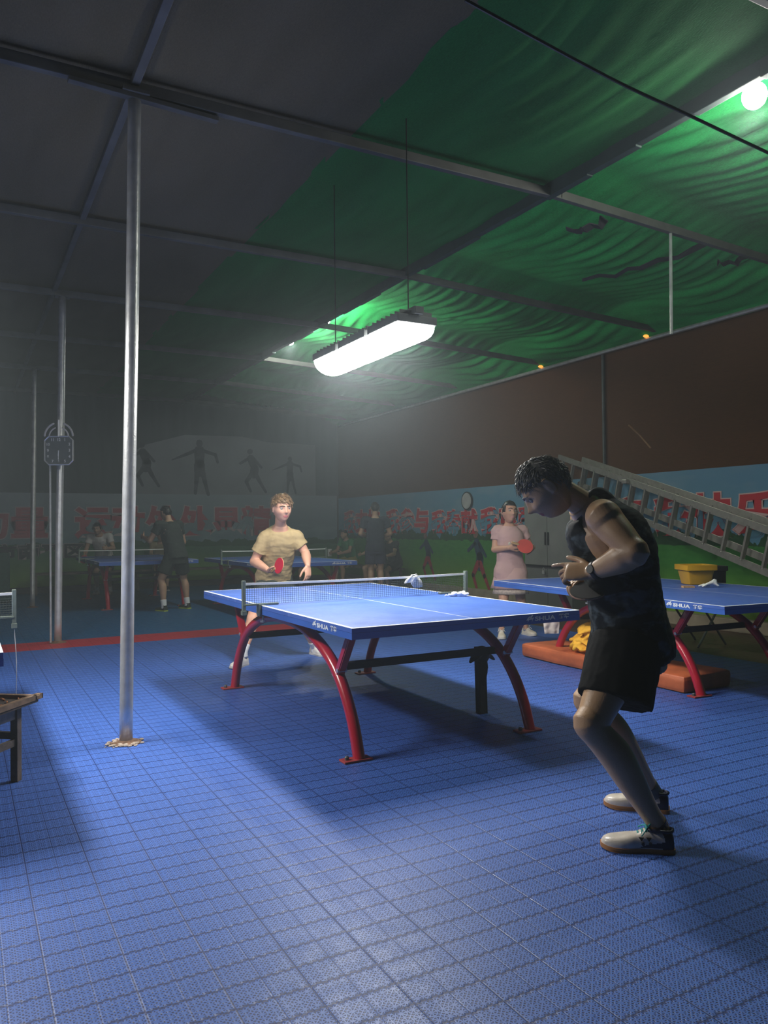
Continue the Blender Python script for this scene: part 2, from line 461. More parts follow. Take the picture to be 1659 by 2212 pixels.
# strip of torn tarpaulin and pipes on the right wall
bm = bmesh.new(); tube(bm, [(RW - .02, 8.14, 1.95), (RW - .02, 8.14, 3.66)], .022, 8)
obj('wall_pipe', bm, M_steel_dark, label='dark vertical pipe on the brown netting above the ladder', cat='pipe')
bm = bmesh.new(); tube(bm, [at(1358, 918, 10.2), at(1382, 940, 10.2), at(1406, 968, 10.1)], .012, 6)
obj('bamboo_stick', bm, mat('bamboo', (.30, .16, .07), .7), label='thin tan stick caught diagonally on the brown wall netting', cat='stick')
bm = bmesh.new(); tube(bm, [(RW - .05, -1.5, 3.70), (RW - .05, 5.6, 3.70), (RW - .05, 9.5, 3.68), (RW - .05, 16.8, 3.66)], .028, 8, 3)
obj('wall_rail', bm, M_steel, label='steel rail running along the top of the brown net wall', cat='rail')

# ------------------------------------------------------------------ ceiling of shade net
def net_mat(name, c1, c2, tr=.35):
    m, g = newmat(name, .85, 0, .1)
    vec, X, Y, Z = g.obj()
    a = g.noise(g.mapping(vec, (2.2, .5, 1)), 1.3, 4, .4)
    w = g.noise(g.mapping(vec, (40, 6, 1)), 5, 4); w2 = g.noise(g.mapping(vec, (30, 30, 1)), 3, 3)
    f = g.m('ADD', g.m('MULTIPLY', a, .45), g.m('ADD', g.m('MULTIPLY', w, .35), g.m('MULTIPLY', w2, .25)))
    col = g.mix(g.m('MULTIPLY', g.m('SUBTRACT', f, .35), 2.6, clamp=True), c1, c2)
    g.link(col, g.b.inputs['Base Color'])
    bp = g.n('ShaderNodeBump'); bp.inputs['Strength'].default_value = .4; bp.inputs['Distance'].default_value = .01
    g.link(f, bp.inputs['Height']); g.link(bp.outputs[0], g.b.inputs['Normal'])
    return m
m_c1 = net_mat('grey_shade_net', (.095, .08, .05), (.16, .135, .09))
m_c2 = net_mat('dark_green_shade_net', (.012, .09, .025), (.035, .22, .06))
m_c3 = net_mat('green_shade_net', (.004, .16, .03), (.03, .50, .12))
BEAMS = [-2.1, .2, 2.5, 4.83, 7.15, 9.46, 11.75, 14.05, 16.4]
def roof(name, x0, x1, nx, zf, m, sag, fold):
    bm = bmesh.new(); ys = [-2.6 + .08 * i for i in range(int((17.1 + 2.6) / .08) + 1)]
    rows = []
    for y in ys:
        row = []
        d = min(abs(y - b) for b in BEAMS)
        s = min(d / 1.15, 1.0); s = math.sin(s * PI / 2)
        for i in range(nx + 1):
            t = i / nx; x = x0 + (x1 - x0) * t
            z = zf(x) - sag * s * (1 - .8 * abs(2 * t - 1) ** 2)
            z += fold * s * (math.sin((x + .10 * math.cos(PI * d / 1.15) + .05 * fbm((x, y * .5, 0), 1.0)) * 34 + fbm((x * .8, y * .25, 0), 1.0) * 5) * (.35 + .4 * abs(fbm((x, y, 9), .8))) + fbm((x * 5, y * .6, 3), 1.5) * .6)
            row.append(bm.verts.new((x, y, z)))
        rows.append(row)
    for a, b in zip(rows[:-1], rows[1:]):
        for i in range(nx): bm.faces.new((a[i], a[i + 1], b[i + 1], b[i]))
    return struct(name, bm, m, smooth=True)
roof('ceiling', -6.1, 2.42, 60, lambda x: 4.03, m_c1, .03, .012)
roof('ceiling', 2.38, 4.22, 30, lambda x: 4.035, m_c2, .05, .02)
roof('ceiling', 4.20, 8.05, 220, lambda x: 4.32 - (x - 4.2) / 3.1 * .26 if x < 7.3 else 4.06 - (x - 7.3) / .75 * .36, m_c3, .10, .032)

# steel frame: one column line with purlin, cross beams
for i, y in enumerate(BEAMS[2:]):
    bm = bmesh.new()
    x_end = 7.95
    bar(bm, (-6.0, y, 3.955), (4.3, y, 3.955), .05, .07, bev=.006); bar(bm, (4.28, y, 3.955), (x_end, y, 3.79), .05, .07, bev=.006)
    where = ['nearest the camera, crossing overhead', 'joined to the front steel column', 'second behind the front column', 'over the clock column', 'behind the clock column', 'second from the far wall', 'closest to the far wall'][i]
    obj('roof_beam', bm, M_beam, label='grey steel roof cross beam, ' + where, cat='beam', group='roof cross beams')
bm = bmesh.new(); bar(bm, (.93, -2.4, 3.985), (.93, 16.9, 3.985), .05, .05, bev=.005)
obj('roof_purlin', bm, M_beam, label='steel purlin running lengthwise above the row of columns', cat='beam')
bm = bmesh.new()
for i in range(40):
    y0 = -2.4 + i * .485
    box(bm, (4.2, y0 + .2425, 4.10 + .012 * math.sin(i * 1.7)), (.06, .49, .34), bev=.006)
obj('roof_purlin', bm, mat('purlin_sheet', (.03, .05, .045), .8), label='dark lengthwise girder between the dim and the bright green netting', cat='beam')
bm = bmesh.new(); tube(bm, [at(1005, 0, 2.6), at(1310, 165, 2.78), at(1480, 245, 2.95), at(1659, 330, 3.1), at(1900, 440, 3.3)], .006, 6, 4)
for v in bm.verts: v.co.z = min(v.co.z, 3.93)
obj('roof_wire', bm, M_black, label='thin black wire slung under the green netting at top right', cat='wire')
bm = bmesh.new(); tube(bm, [(5.575, 4.83, 3.93), (5.57, 4.83, 3.4), (5.565, 4.83, 2.96)], .014, 8)
obj('hanger_rod', bm, M_steel, label='short steel rod hanging from the roof beam at right', cat='rod')
# short pieces lying over the first beam near the front column
bm = bmesh.new(); bar(bm, (.55, 4.80, 3.90), (1.45, 4.84, 3.89), .05, .03, bev=.004)
obj('splice_plate', bm, M_beam, label='short steel splice bar under the beam at the front column head', cat='bar')
# torn rags on the beam
def rag(y, x, l, w, sw, label):
    bm = bmesh.new(); rows = []
    for i in range(9):
        t = i / 8; zz = 3.90 - .05 * math.sin(t * PI) - .03 * t + .02 * math.sin(t * 23 + x)
        yy = y + l * t; xx = x + sw * t + .035 * math.sin(t * 11 + x * 5)
        ww = w * (1 - .65 * t) * (1 + .25 * math.sin(t * 17))
        rows.append([Vector((xx - ww, yy, zz)), Vector((xx + ww, yy + .02, zz - .02)), Vector((xx + ww, yy + .02, zz - .012)), Vector((xx - ww, yy, zz + .008))])
    loft(bm, rows); obj('torn_rag', bm, M_blk, label=label, cat='rag', group='torn rags on the roof beam')
rag(4.86, 4.85, .32, .05, -.15, 'dark torn rag hanging from the beam, leftmost of three')
rag(4.86, 6.15, 1.3, .035, -.35, 'long dark torn rag trailing from the beam near the hanging rod')
rag(4.86, 6.75, .3, .05, -.15, 'small dark torn rag on the beam, rightmost of three')

# ------------------------------------------------------------------ columns
def column(y, x, r, label, lean=0.0, junk=False, top=3.93):
    t = empty('steel_column', (x, y, 0), label, 'column', 'row of steel columns')
    bm = bmesh.new(); tube(bm, [(x, y, 0), (x + lean * .3, y, 1.3), (x + lean * .7, y, 2.6), (x + lean, y, top)], r, 28, 4); obj('shaft', bm, M_steel, t, smooth=True)
    bm = bmesh.new(); lathe(bm, [(r + .0, 0), (r + .05, .0), (r + .05, .006), (r + .01, .012), (r + .002, .02), (r, .022)], (x, y, 0), 28)
    obj('base_plate', bm, mat('rusty_plate', (.16, .09, .055), .85, .2, .4, 40), t)
    bm = bmesh.new(); box(bm, (x + lean, y, top - .01), (.16, .12, .02)); obj('head_plate', bm, M_beam, t)
    return t
t = column(4.833, .862, .0385, 'near silvery steel column with crumbled concrete at its foot', .07)
bm = bmesh.new(); random.seed(3)
for i in range(60):
    a = random.uniform(0, 2 * PI); rr = .05 + abs(random.gauss(0, .03)); s = random.uniform(.006, .018)
    ellipsoid(bm, (.862 + rr * math.cos(a), 4.833 + rr * math.sin(a), s * .35), (s, s * .8, s * .5), None, 6, 4)
obj('concrete_crumb', bm, mat('crumbled_concrete', (.40, .33, .27), .95, 0, .3, 60), t, kind='stuff')
t2 = column(9.461, .955, .040, 'second steel column, carrying the wall clock', .06)
bm = bmesh.new(); tube(bm, [(.88, 9.45, .0), (.88, 9.45, 2.0)], .012, 8); obj('side_pipe', bm, M_steel, t2)
column(13.912, 1.021, .040, 'third steel column, nearest the far banner', .04)

# octagonal clock facing the camera on the second column
fw = -camv(0, 1); rt = camv(1, 0)
cc = at(127, 973, 8.52)
clock = empty('wall_clock', cc, 'eight-sided wall clock with pale rim under a round ornament on the second column', 'clock')
hw = .155; ch = .045
octp = [(-hw, -hw + ch), (-hw + ch, -hw), (hw - ch, -hw), (hw, -hw + ch), (hw, hw - ch), (hw - ch, hw), (-hw + ch, hw), (-hw, hw - ch)]
bm = bmesh.new(); prism(bm, octp, rt, (0, 0, 1), cc, -.035, fw); obj('clock_face', bm, mat('clock_face', (.09, .10, .10), .35), clock)
bm = bmesh.new()
for i in range(8):
    a = octp[i]; b = octp[(i + 1) % 8]
    tube(bm, [cc + rt * a[0] + Vector((0, 0, a[1])), cc + rt * b[0] + Vector((0, 0, b[1]))], .008, 8, 1, 'round')
obj('clock_rim', bm, mat('clock_rim', (.75, .75, .72), .25, .6), clock)
for k in range(1, 13):
    a = k * PI / 6; s = 1 / max(abs(math.sin(a)), abs(math.cos(a)), .01); s = min(s, 1.2) * .118
    tb = text_bm(str(k), .042, .001, .001, align='CENTER')
    place_bm(tb, rt, (0, 0, 1), cc + rt * (math.sin(a) * s) + Vector((0, 0, math.cos(a) * s - .014)) + fw * .003); obj('numeral', tb, mat('clock_numerals', (.6, .6, .58), .5), clock)
for nm, ang, ln_, w in (('hour_hand', 184, .06, .005), ('minute_hand', 182, .10, .004)):
    a = math.radians(ang); bm = bmesh.new()
    e_ = cc + rt * (math.sin(a) * ln_) + Vector((0, 0, math.cos(a) * ln_)) + fw * .006
    bar(bm, cc + fw * .006, e_, .003, w * 2); obj(nm, bm, MATS['clock_numerals'], clock)
orn = cc + Vector((0, 0, .15))
bm = bmesh.new()
for rr in (.155, .105):
    for a0, a1 in ((5, 68), (112, 175)):
        pts = [orn + rt * (rr * math.cos(math.radians(a))) + Vector((0, 0, rr * math.sin(math.radians(a)))) for a in [a0 + (a1 - a0) * i / 8 for i in range(9)]]
        tube(bm, pts, (.011 if rr > .12 else .008), 8, 1, 'round')
obj('ornament_arc', bm, mat('ornament_plastic', (.5, .48, .46), .5), clock)
bm = bmesh.new(); bar(bm, orn + fw * .0, orn + Vector((0, 0, .19)), .02, .02, bev=.004); obj('mount_strip', bm, M_steel, clock)
# ------------------------------------------------------------------ table tennis tables
m_top, g = newmat('table_blue', .30, 0, .4)
vec, X, Y, Z = g.obj()
ax_ = g.m('ABSOLUTE', X); ay_ = g.m('ABSOLUTE', Y)
edge = g.m('MAXIMUM', g.m('GREATER_THAN', ax_, .7625 - .019), g.m('GREATER_THAN', ay_, 1.37 - .019))
line = g.m('MULTIPLY', g.m('MAXIMUM', edge, g.m('LESS_THAN', ax_, .0025)), g.m('GREATER_THAN', Z, .7585))
scr = g.m('MULTIPLY', g.m('SUBTRACT', g.noise(g.mapping(vec, (14, 2.5, 1)), 5, 4), .60, clamp=True), 1.6)
base = g.mix(g.noise(vec, 2, 3), (.05, .12, .42), (.07, .15, .50))
base = g.mix(scr, base, (.30, .42, .78))
g.link(g.mix(line, base, (.80, .84, .90)), g.b.inputs['Base Color'])
g.link(g.m('ADD', .30, g.m('MULTIPLY', g.noise(vec, 6, 4), .25)), g.b.inputs['Roughness'])
m_side = mat('table_side_blue', (.045, .13, .46), .35, 0, .08, 4)
m_clamp = mat('net_clamp_grey', (.17, .21, .18), .5, .3, .2, 20)

def make_table(label, inx=.17, iny=.27, logo=True):
    """origin on the floor under the table centre; top at 0.76 m"""
    t = empty('table_tennis_table', (0, 0, 0), label, 'table tennis table', 'blue table tennis tables')
    for s in (-1, 1):
        bm = bmesh.new(); box(bm, (0, s * .6855, .7475), (1.525, 1.368, .025), bev=.002); obj('tabletop', bm, m_top, t, local=True)
    bm = bmesh.new()
    for s in (-1, 1):
        box(bm, (s * .7525, 0, .7175), (.02, 2.74, .034)); box(bm, (0, s * 1.36, .7175), (1.485, .02, .034))
    box(bm, (0, -.02, .715), (1.48, .03, .03)); box(bm, (0, .02, .715), (1.48, .03, .03))
    obj('apron', bm, m_side, t, local=True)
    if logo:
        # lightning mark and lettering on both long sides and both ends, near the corner
        for nm, o, ax, nn in (('side_logo', (-.7630, -.93, .7065), (0, -1, 0), 0), ('side_logo', (.7630, .93, .7065), (0, 1, 0), 0),
                              ('end_logo', (.42, -1.3705, .7065), (1, 0, 0), 0), ('end_logo', (-.42, 1.3705, .7065), (-1, 0, 0), 0)):
            axv = Vector(ax); o = Vector(o)
            bm = text_bm('SHUA', .043, .0016, .0006, 1.02)
            for v in bm.verts: v.co.x *= 1.35
            b2 = text_bm('舒华', .040, .0012, .0006)
            for v in b2.verts: v.co.x = v.co.x + .178; v.co.y += .003
            b3 = bmesh.new()
            for dx in (0, .016):
                prism(b3, [(-.05 + dx, .034), (-.035 + dx, .046), (-.03 + dx, .042), (-.042 + dx, .022), (-.024 + dx, .026), (-.042 + dx, -.012), (-.036 + dx, .012), (-.056 + dx, .010)] if dx else
                      [(-.052, .026), (-.040, .036), (-.036, .032), (-.048, .018), (-.036, .021), (-.056, -.008), (-.050, .008), (-.064, .006)], (1, 0, 0), (0, 1, 0), (0, 0, 0), .0012, (0, 0, 1))
            for b_, n_ in ((bm, nm), (b2, nm.replace('logo', 'characters')), (b3, nm.replace('logo', 'emblem'))):
                for v in b_.verts: v.co.y *= .78
                place_bm(b_, ax, (0, 0, 1), o + Vector((0, 0, .012)))
                obj(n_, b_, M_logo, t, local=True)
    fx, fy = .7625 - inx, 1.37 - iny
    for s in (-1, 1):
        X_ = s * fx
        arch = [(-fy, 0), (-fy + .075, .19), (-fy + .20, .365), (-fy + .37, .50), (-fy + .62, .60), (-fy + .86, .645), (0, .655)]
        arch = arch + [(-a, b) for a, b in reversed(arch[:-1])]
        bm = bmesh.new(); tube(bm, [(X_, a, b + .004) for a, b in arch], .034, 20, 5, ref=(1, 0, 0)); obj('arch_leg', bm, M_red, t, local=True, smooth=True, auto=50)
        for q in (-1, 1):
            bm = bmesh.new(); bar(bm, (X_ - s * 0, q * (fy - .26), .41), (X_, q * min(fy - .06, 1.13), .70), .045, .05, (1, 0, 0), .006)
            st = obj('strut', bm, M_red, t, local=True)
            bm = bmesh.new(); lathe(bm, [(.0, -.03), (.012, -.03), (.012, .03), (0, .03)], (X_, q * (fy - .215), .455), 8, (1, 0, 0)); obj('bolt', bm, M_steel, st, local=True)
            bm = bmesh.new(); box(bm, (X_ - .02, q * fy, .006), (.17, .08, .012), bev=.004); ft = obj('foot_plate', bm, mat('foot_plate_red', (.36, .05, .05), .5), t, local=True)
            bm = bmesh.new(); lathe(bm, [(0, 0), (.013, 0), (.013, .014), (.008, .02), (0, .02)], (X_ - .075, q * fy, .012), 8); obj('bolt', bm, M_steel_dark, ft, local=True)
    for q in (-1, 1):
        bm = bmesh.new(); bar(bm, (-fx, q * (fy - .33), .455), (fx, q * (fy - .33), .455), .045, .045, bev=.006); obj('cross_rail', bm, M_blk, t, local=True)
    # net: posts, clamps, tape, mesh
    for s in (-1, 1):
        xo = s * (.7625 + .115)
        bm = bmesh.new(); box(bm, (xo, 0, .82), (.022, .030, .215), bev=.003); box(bm, (xo, 0, .716), (.03, .036, .03), bev=.003); p = obj('net_post', bm, m_clamp, t, local=True)
        bm = bmesh.new(); bar(bm, (xo, 0, .768), (s * .64, 0, .768), .035, .012, bev=.002)
        box(bm, (s * .775, 0, .735), (.012, .06, .07), bev=.002); box(bm, (s * .73, 0, .695), (.10, .05, .012), bev=.002)
        obj('clamp', bm, m_clamp, p, local=True)
        bm = bmesh.new(); tube(bm, [(s * .745, 0, .69), (s * .745, 0, .655)], .007, 8); lathe(bm, [(0, -.005), (.02, -.005), (.02, .007), (0, .007)], (s * .745, 0, .652), 10); obj('clamp_screw', bm, M_steel, p, local=True)
    xe = .7625 + .105
    nt_ = empty('net', (0, 0, 0)); nt_.parent = t
    bm = bmesh.new()
    nx = 110
    def zt(x): return .9095 - .006 * (1 - (x / xe) ** 2)
    for i in range(nx + 1):
        x = -xe + 2 * xe * i / nx
        bar(bm, (x, 0, .768), (x, 0, zt(x)), .0016, .0016)
    for j in range(11):
        pts = []
        for i in range(13):
            x = -xe + 2 * xe * i / 12; f = j / 10.5
            pts.append((x, 0, .768 + (zt(x) - .768) * f))
        tube(bm, pts, .0009, 4)
    net = obj('net_mesh', bm, M_thread, t, local=True)
    bpy.data.objects.remove(nt_)
    bm = bmesh.new()
    rings = []
    for i in range(25):
        x = -xe + 2 * xe * i / 24; z = zt(x)
        rings.append([Vector((x, -.004, z - .013)), Vector((x, .004, z - .013)), Vector((x, .004, z + .002)), Vector((x, -.004, z + .002))])
    loft(bm, rings); obj('net_tape', bm, M_netwhite, t, local=True)
    return t
T1 = (1.741 + .7625, 3.554 + 1.37)
table1 = make_table('main blue table with net in the centre, between the two players')
# central folding gear and dark cloth below the far arch
bm = bmesh.new(); bar(bm, (.60, -.58, .0), (.605, -.56, .44), .05, .05, (1, 0, 0), .006); obj('support_post', bm, M_blk, table1, local=True)
def copy_table(x, y, label, rz=0.0, src=table1):
    c = copy_tree(src); c.location = (x, y, 0); c.rotation_euler = (0, 0, rz); c['label'] = label
    return c
table3 = copy_table(-.605, 5.05, 'blue table at the left edge of the photo, only its net end showing')
table4 = copy_table(1.85 + .7625, 12.5 + 1.37, 'distant blue table at left, behind the clock column')
table5 = copy_table(3.62 + .7625, 10.3 + 1.37, 'distant blue table behind the young player in tan')
for tt in (table3, table4, table5):
    for ch in list(tt.children):
        if ch.name.startswith('support_post'): bpy.data.objects.remove(ch)
table1.location = (*T1, 0)
table2 = make_table('lower blue table at right beside the orange mat', .34, .52)
table2.location = (5.27, 4.77, 0); table2.rotation_euler = (0, 0, -math.radians(4.5)); table2.scale = (1, 1.03, .955)
post_kept = False
for o_ in list(table2.children):
    if o_.name.startswith(('net_mesh', 'net_tape')) or (o_.name.startswith('net_post') and o_.data.vertices[0].co.x > 0):
        for c_ in list(o_.children): bpy.data.objects.remove(c_)
        bpy.data.objects.remove(o_)
R2 = Matrix.Rotation(-math.radians(4.5), 3, 'Z')
def t2(x, y, z): return Vector(table2.location) + R2 @ Vector((x, y * 1.03, z * .955))

# dark cloth knotted round the joint of the main table's far arch
bm = bmesh.new(); random.seed(5)
c = Vector((T1[0] + .59, T1[1] - .60, .40))
ellipsoid(bm, c, (.06, .055, .06), None, 12, 8)
for dx, dy, dz, l in ((-.9, -.3, -.25, .13), (.9, .2, -.35, .13), (-.3, -.2, -1, .17), (-.15, -.3, -1, .20), (.1, .1, -1, .1)):
    d = Vector((dx, dy, dz)).normalized()
    tube(bm, [c, c + d * l * .5 + Vector((0, 0, .012)), c + d * l], [(.03, .02), (.04, .015), (.014, .008)], 10, 4, 'round')
bm = remesh(bm, .006, 2); obj('knotted_cloth', bm, M_blk, smooth=True, label='dark cloth knotted round the leg joint under the main table', cat='cloth')

# ------------------------------------------------------------------ lamps
M_led = mat('led_lens', (.9, .9, .9), .4, var=0, emit=LAMP_COL, estr=40.0)
def lamp(x, y, z, length, label, power, n=3, grp='suspended floodlight bars', spread=170):
    t = empty('floodlight', (x, y, z), label, 'lamp', grp)
    bm = bmesh.new(); box(bm, (x, y, z + .085), (.07, length, .05), bev=.006); obj('support_bar', bm, M_steel_dark, t)
    L_ = length / n
    for i in range(n):
        yc = y - length / 2 + L_ * (i + .5)
        bm = bmesh.new(); box(bm, (x, yc, z + .03), (.30, L_ * .9, .055), bev=.008)
        for k in range(7): box(bm, (x, yc - L_ * .4 + L_ * .8 * k / 6, z + .072), (.24, .008, .03))
        hd = obj('lamp_housing', bm, M_steel_dark, t)
        bm = bmesh.new(); h_ = L_ * .42; rg = []
        for yy_, k_ in ((yc - h_, .6), (yc - h_ * .9, 1), (yc + h_ * .9, 1), (yc + h_, .6)):
            rg.append([Vector((x + .15 * k_ * math.cos(PI * j / 10), yy_, z + .002 - .11 * k_ * math.sin(PI * j / 10))) for j in range(11)])
        loft(bm, rg); obj('lamp_lens', bm, M_led, hd, smooth=True, auto=50)
    for s in (-1, 1):
        yy = y + s * length * .4
        bm = bmesh.new(); tube(bm, [(x, yy, z + .1), (x, yy, 3.98)], .004, 6); obj('suspension_wire', bm, M_black, t)
    ld = bpy.data.lights.new('floodlight_glow', 'AREA'); ld.shape = 'RECTANGLE'; ld.size = .25; ld.size_y = length * .95
    ld.energy = power; ld.color = LAMP_COL; ld.spread = math.radians(spread)
    lo = bpy.data.objects.new('floodlight_glow', ld); COL.objects.link(lo); lo.parent = t; lo.location = (0, 0, -.125)
    return t
lamp(2.60, 4.98, 2.585, 1.42, 'blazing white floodlight bar hanging over the main table', LAMP_POWER)
lamp(-.62, 4.95, 2.62, 1.42, 'white floodlight bar over the left table, outside the frame', LAMP_POWER * 1.5)
# small bare lamps tucked up beside the girder under the green net
def bulb(p, power, label, r=.05, colr=(1.0, 1.0, .92), es=60):
    t = empty('bulb_lamp', p, label, 'lamp', 'small lamps under the green netting')
    bm = bmesh.new(); ellipsoid(bm, p, (r, r, r * 1.1), None, 20, 12)
    M = mat('bulb_glass', (.9, .9, .9), .3, var=0, emit=colr, estr=es)
    obj('bulb', bm, M, t, smooth=True)
    bm = bmesh.new(); lathe(bm, [(.0, .0), (r * .55, 0), (r * .55, .05), (.012, .06), (0, .06)], Vector(p) + Vector((0, 0, r * .9)), 12); obj('socket', bm, M_black, t)
    ld = bpy.data.lights.new('bulb_glow', 'POINT'); ld.energy = power; ld.color = colr; ld.shadow_soft_size = r
    lo = bpy.data.objects.new('bulb_glow', ld); COL.objects.link(lo); lo.parent = t; lo.location = (0, 0, -r * 1.4)
bulb((4.43, 3.16, 3.985), 65, 'bright round lamp glowing close under the green netting at top right', .075)
bulb((4.40, 9.7, 4.10), 100, 'small distant lamp under the netting just above the blazing floodlight', .06)
bulb((4.36, 10.9, 4.06), 80, 'tiny lamp under the netting beyond the floodlight, lower left of the pair', .05)
# orange street light glimpsed through the gap above the wall
for p, nm in ((Vector((7.93, 7.30, 3.735)), 'orange light glinting through the gap where the netting meets the wall'), (Vector((7.93, 9.42, 3.725)), 'tiny orange speck of light at the far wall top')):
    bm = bmesh.new(); ellipsoid(bm, p, (.045, .03, .02), None, 10, 6)
    obj('street_light', bm, mat('sodium_glow', (.9, .4, .1), .5, var=0, emit=(1, .33, .05), estr=1.6), label=nm, cat='light')

# ------------------------------------------------------------------ things around the tables
# orange crash mat
bm = bmesh.new(); box(bm, (5.00, 5.02, .065), (.52, 1.95, .13), None, .035)
bmesh.ops.subdivide_edges(bm, edges=bm.edges[:], cuts=3, use_grid_fill=True)
for v in bm.verts:
    v.co.z += .008 * fbm(v.co, 3); v.co.x += .02 * fbm(v.co + Vector((5, 0, 0)), 1.5)
    if v.co.z < .002: v.co.z = .002
o = obj('crash_mat', bm, mat('orange_vinyl', (.52, .13, .045), .55, 0, .25, 5, .25, 20), smooth=True, auto=60, label='worn orange gym mat on the floor under the right table', cat='mat')
# yellow garment heap
bm = bmesh.new(); random.seed(11); c = Vector((4.93, 5.24, .13))
for i in range(9):
    a = random.uniform(0, 6.28); q = c + Vector((.10 * math.cos(a), .10 * math.sin(a), .03 + .02 * i)); d = Vector((math.cos(a + 1.4), math.sin(a + 1.4), .15 + random.uniform(-.3, .5)))
    tube(bm, [q - d * .12, q + Vector((0, 0, .05)), q + d * .12 - Vector((0, 0, .02))], [(.05, .02), (.06, .028), (.045, .015)], 12, 4, 'round')
ellipsoid(bm, c + Vector((0, 0, .06)), (.15, .16, .07))
ellipsoid(bm, c + Vector((0, .02, .17)), (.09, .10, .09))
bm = remesh(bm, .007, 2, disp=lambda p, n: .014 * fbm(p, 11))
for v in bm.verts: v.co.z = max(v.co.z, .137)
obj('yellow_garment', bm, mat('yellow_cloth', (.80, .42, .03), .8, 0, .1, 10, .2, 120), smooth=True, label='crumpled yellow garment lying on the orange mat', cat='clothing')
# rag on the right table's strut
def hanging_cloth(name, label, o, ax, w, h, m, fold=.012, n=14, thick=.004, group=None):
    bm = bmesh.new(); o = Vector(o); ax = Vector(ax).normalized(); nn = ax.cross(Vector((0, 0, 1))).normalized()
    F = []; B = []
    for j in range(n + 1):
        for i in range(n + 1):
            u_ = i / n; v_ = j / n
            p = o + ax * (w * (u_ - .5) * (1 + .05 * math.sin(v_ * 5))) - Vector((0, 0, h * v_)) + nn * (fold * math.sin(u_ * 11 + v_) * (.3 + v_) + .008 * fbm((u_ * 3, v_ * 3, w), 1))
            F.append(bm.verts.new(p)); B.append(bm.verts.new(p + nn * thick))
    k = n + 1
    for j in range(n):
        for i in range(n):
            a = j * k + i
            bm.faces.new((F[a], F[a + 1], F[a + k + 1], F[a + k])); bm.faces.new((B[a], B[a + k], B[a + k + 1], B[a + 1]))
    edge = [j * k for j in range(k)], [j * k + n for j in range(k)], list(range(k)), list(range(n * k, n * k + k))
    for ed in edge:
        for a, b in zip(ed[:-1], ed[1:]): bm.faces.new((F[a], F[b], B[b], B[a]))
    return obj(name, bm, m, smooth=True, auto=60, label=label, cat='cloth', group=group)
p = at(1191, 1338, 6.9)
hanging_cloth('hanging_rag', 'small off-white rag hanging from the right table frame', p, camv(1, 0), .135, .125, mat('dirty_white_cloth', (.55, .48, .42), .85, 0, .2, 14), .004)
# white cloth slung over the main net
bm = bmesh.new(); xo, yo = T1[0] + .42, T1[1]
rows = []
for i in range(15):
    t_ = i / 14; s_ = t_ * 2 - 1
    yy = -.018 if t_ < .5 else .018; zz = .917 - abs(s_) ** 1.1 * (.10 if t_ < .5 else .06); yy = yo - .02 * math.copysign(min(1, abs(s_) * 4), -s_) * -1
    xx = xo + .05 * (-s_) ; w = .035 + .012 * math.sin(t_ * 9)
    rows.append([Vector((xx - w, yy - .004, zz)), Vector((xx, yy - .012 * math.copysign(1, .5 - t_), zz)), Vector((xx + w, yy - .004, zz + .006)), Vector((xx + w, yy + .004, zz + .004)), Vector((xx, yy + .004, zz)), Vector((xx - w, yy + .004, zz))])
loft(bm, rows); obj('white_cloth', bm, M_white, smooth=True, label='white cloth slung over the net of the main table', cat='cloth')
# crumpled tissue on the tabletop by the net
bm = bmesh.new(); c = Vector((T1[0] + .66, T1[1] - .22, .772))
for i, (dx, dy, dz, r) in enumerate(((-.05, .0, .0, .016), (-.02, .01, .006, .022), (.02, .0, .008, .020), (.05, -.015, .006, .017), (.045, .01, .018, .014), (-.085, .0, -.004, .009))):
    ellipsoid(bm, c + camv(1, 0) * dx + Vector((0, dy, dz)), (r * 1.5, r, r * .75), None, 12, 8)
bm = remesh(bm, .004, 1, disp=lambda p, n: .007 * fbm(p, 40))
for v in bm.verts: v.co.z = max(v.co.z, .7605)
obj('crumpled_tissue', bm, mat('tissue', (.85, .85, .85), .9, var=0), smooth=True, label='crumpled white tissue on the main table top beside the net', cat='tissue')
# ladder leaning along the right wall: two sections nested
def ladder_section(parent, A, B, w, rung, wall_off, name, m=M_alu):
    A = Vector(A); B = Vector(B); d = (B - A).normalized(); side = Vector((1, 0, 0)) - d * d.x; side.normalize()
    up = side.cross(d).normalized()
    if up.z < 0: up = -up
    o = side * wall_off
    for s, nm in ((1, 'upper_rail'), (-1, 'lower_rail')):
        bm = bmesh.new(); bar(bm, A + o + up * (s * w / 2), B + o + up * (s * w / 2), .028, .065, up, .003)
        obj(nm, bm, m, parent)
    n = int((B - A).length / rung)
    for i in range(n):
        q = A + d * (rung * (i + .5)) + o
        bm = bmesh.new(); bar(bm, q - up * (w / 2 - .02), q + up * (w / 2 - .02), .034, .03, d, .004); obj('rung', bm, m, parent)
La = Vector((7.86, 9.0, 2.08)); Lb = Vector((6.92, 4.87, .98)); Ld = (Lb - La).normalized()
lad = empty('extension_ladder', La, 'long grey aluminium ladder leaning along the right wall behind the man in black', 'ladder')
ladder_section(lad, La, La + Ld * 4.9, .40, .30, -.0, 'base')
ladder_section(lad, La + Ld * .5 + Vector((0, 0, .075)), La + Ld * 5.6 + Vector((0, 0, .075)), .36, .30, .12, 'fly')
bm = bmesh.new(); q = La + Ld * 1.9; box(bm, q + Vector((-.02, 0, .2)), (.08, .08, .05), None, .005); obj('hook_bracket', bm, M_alu, lad)
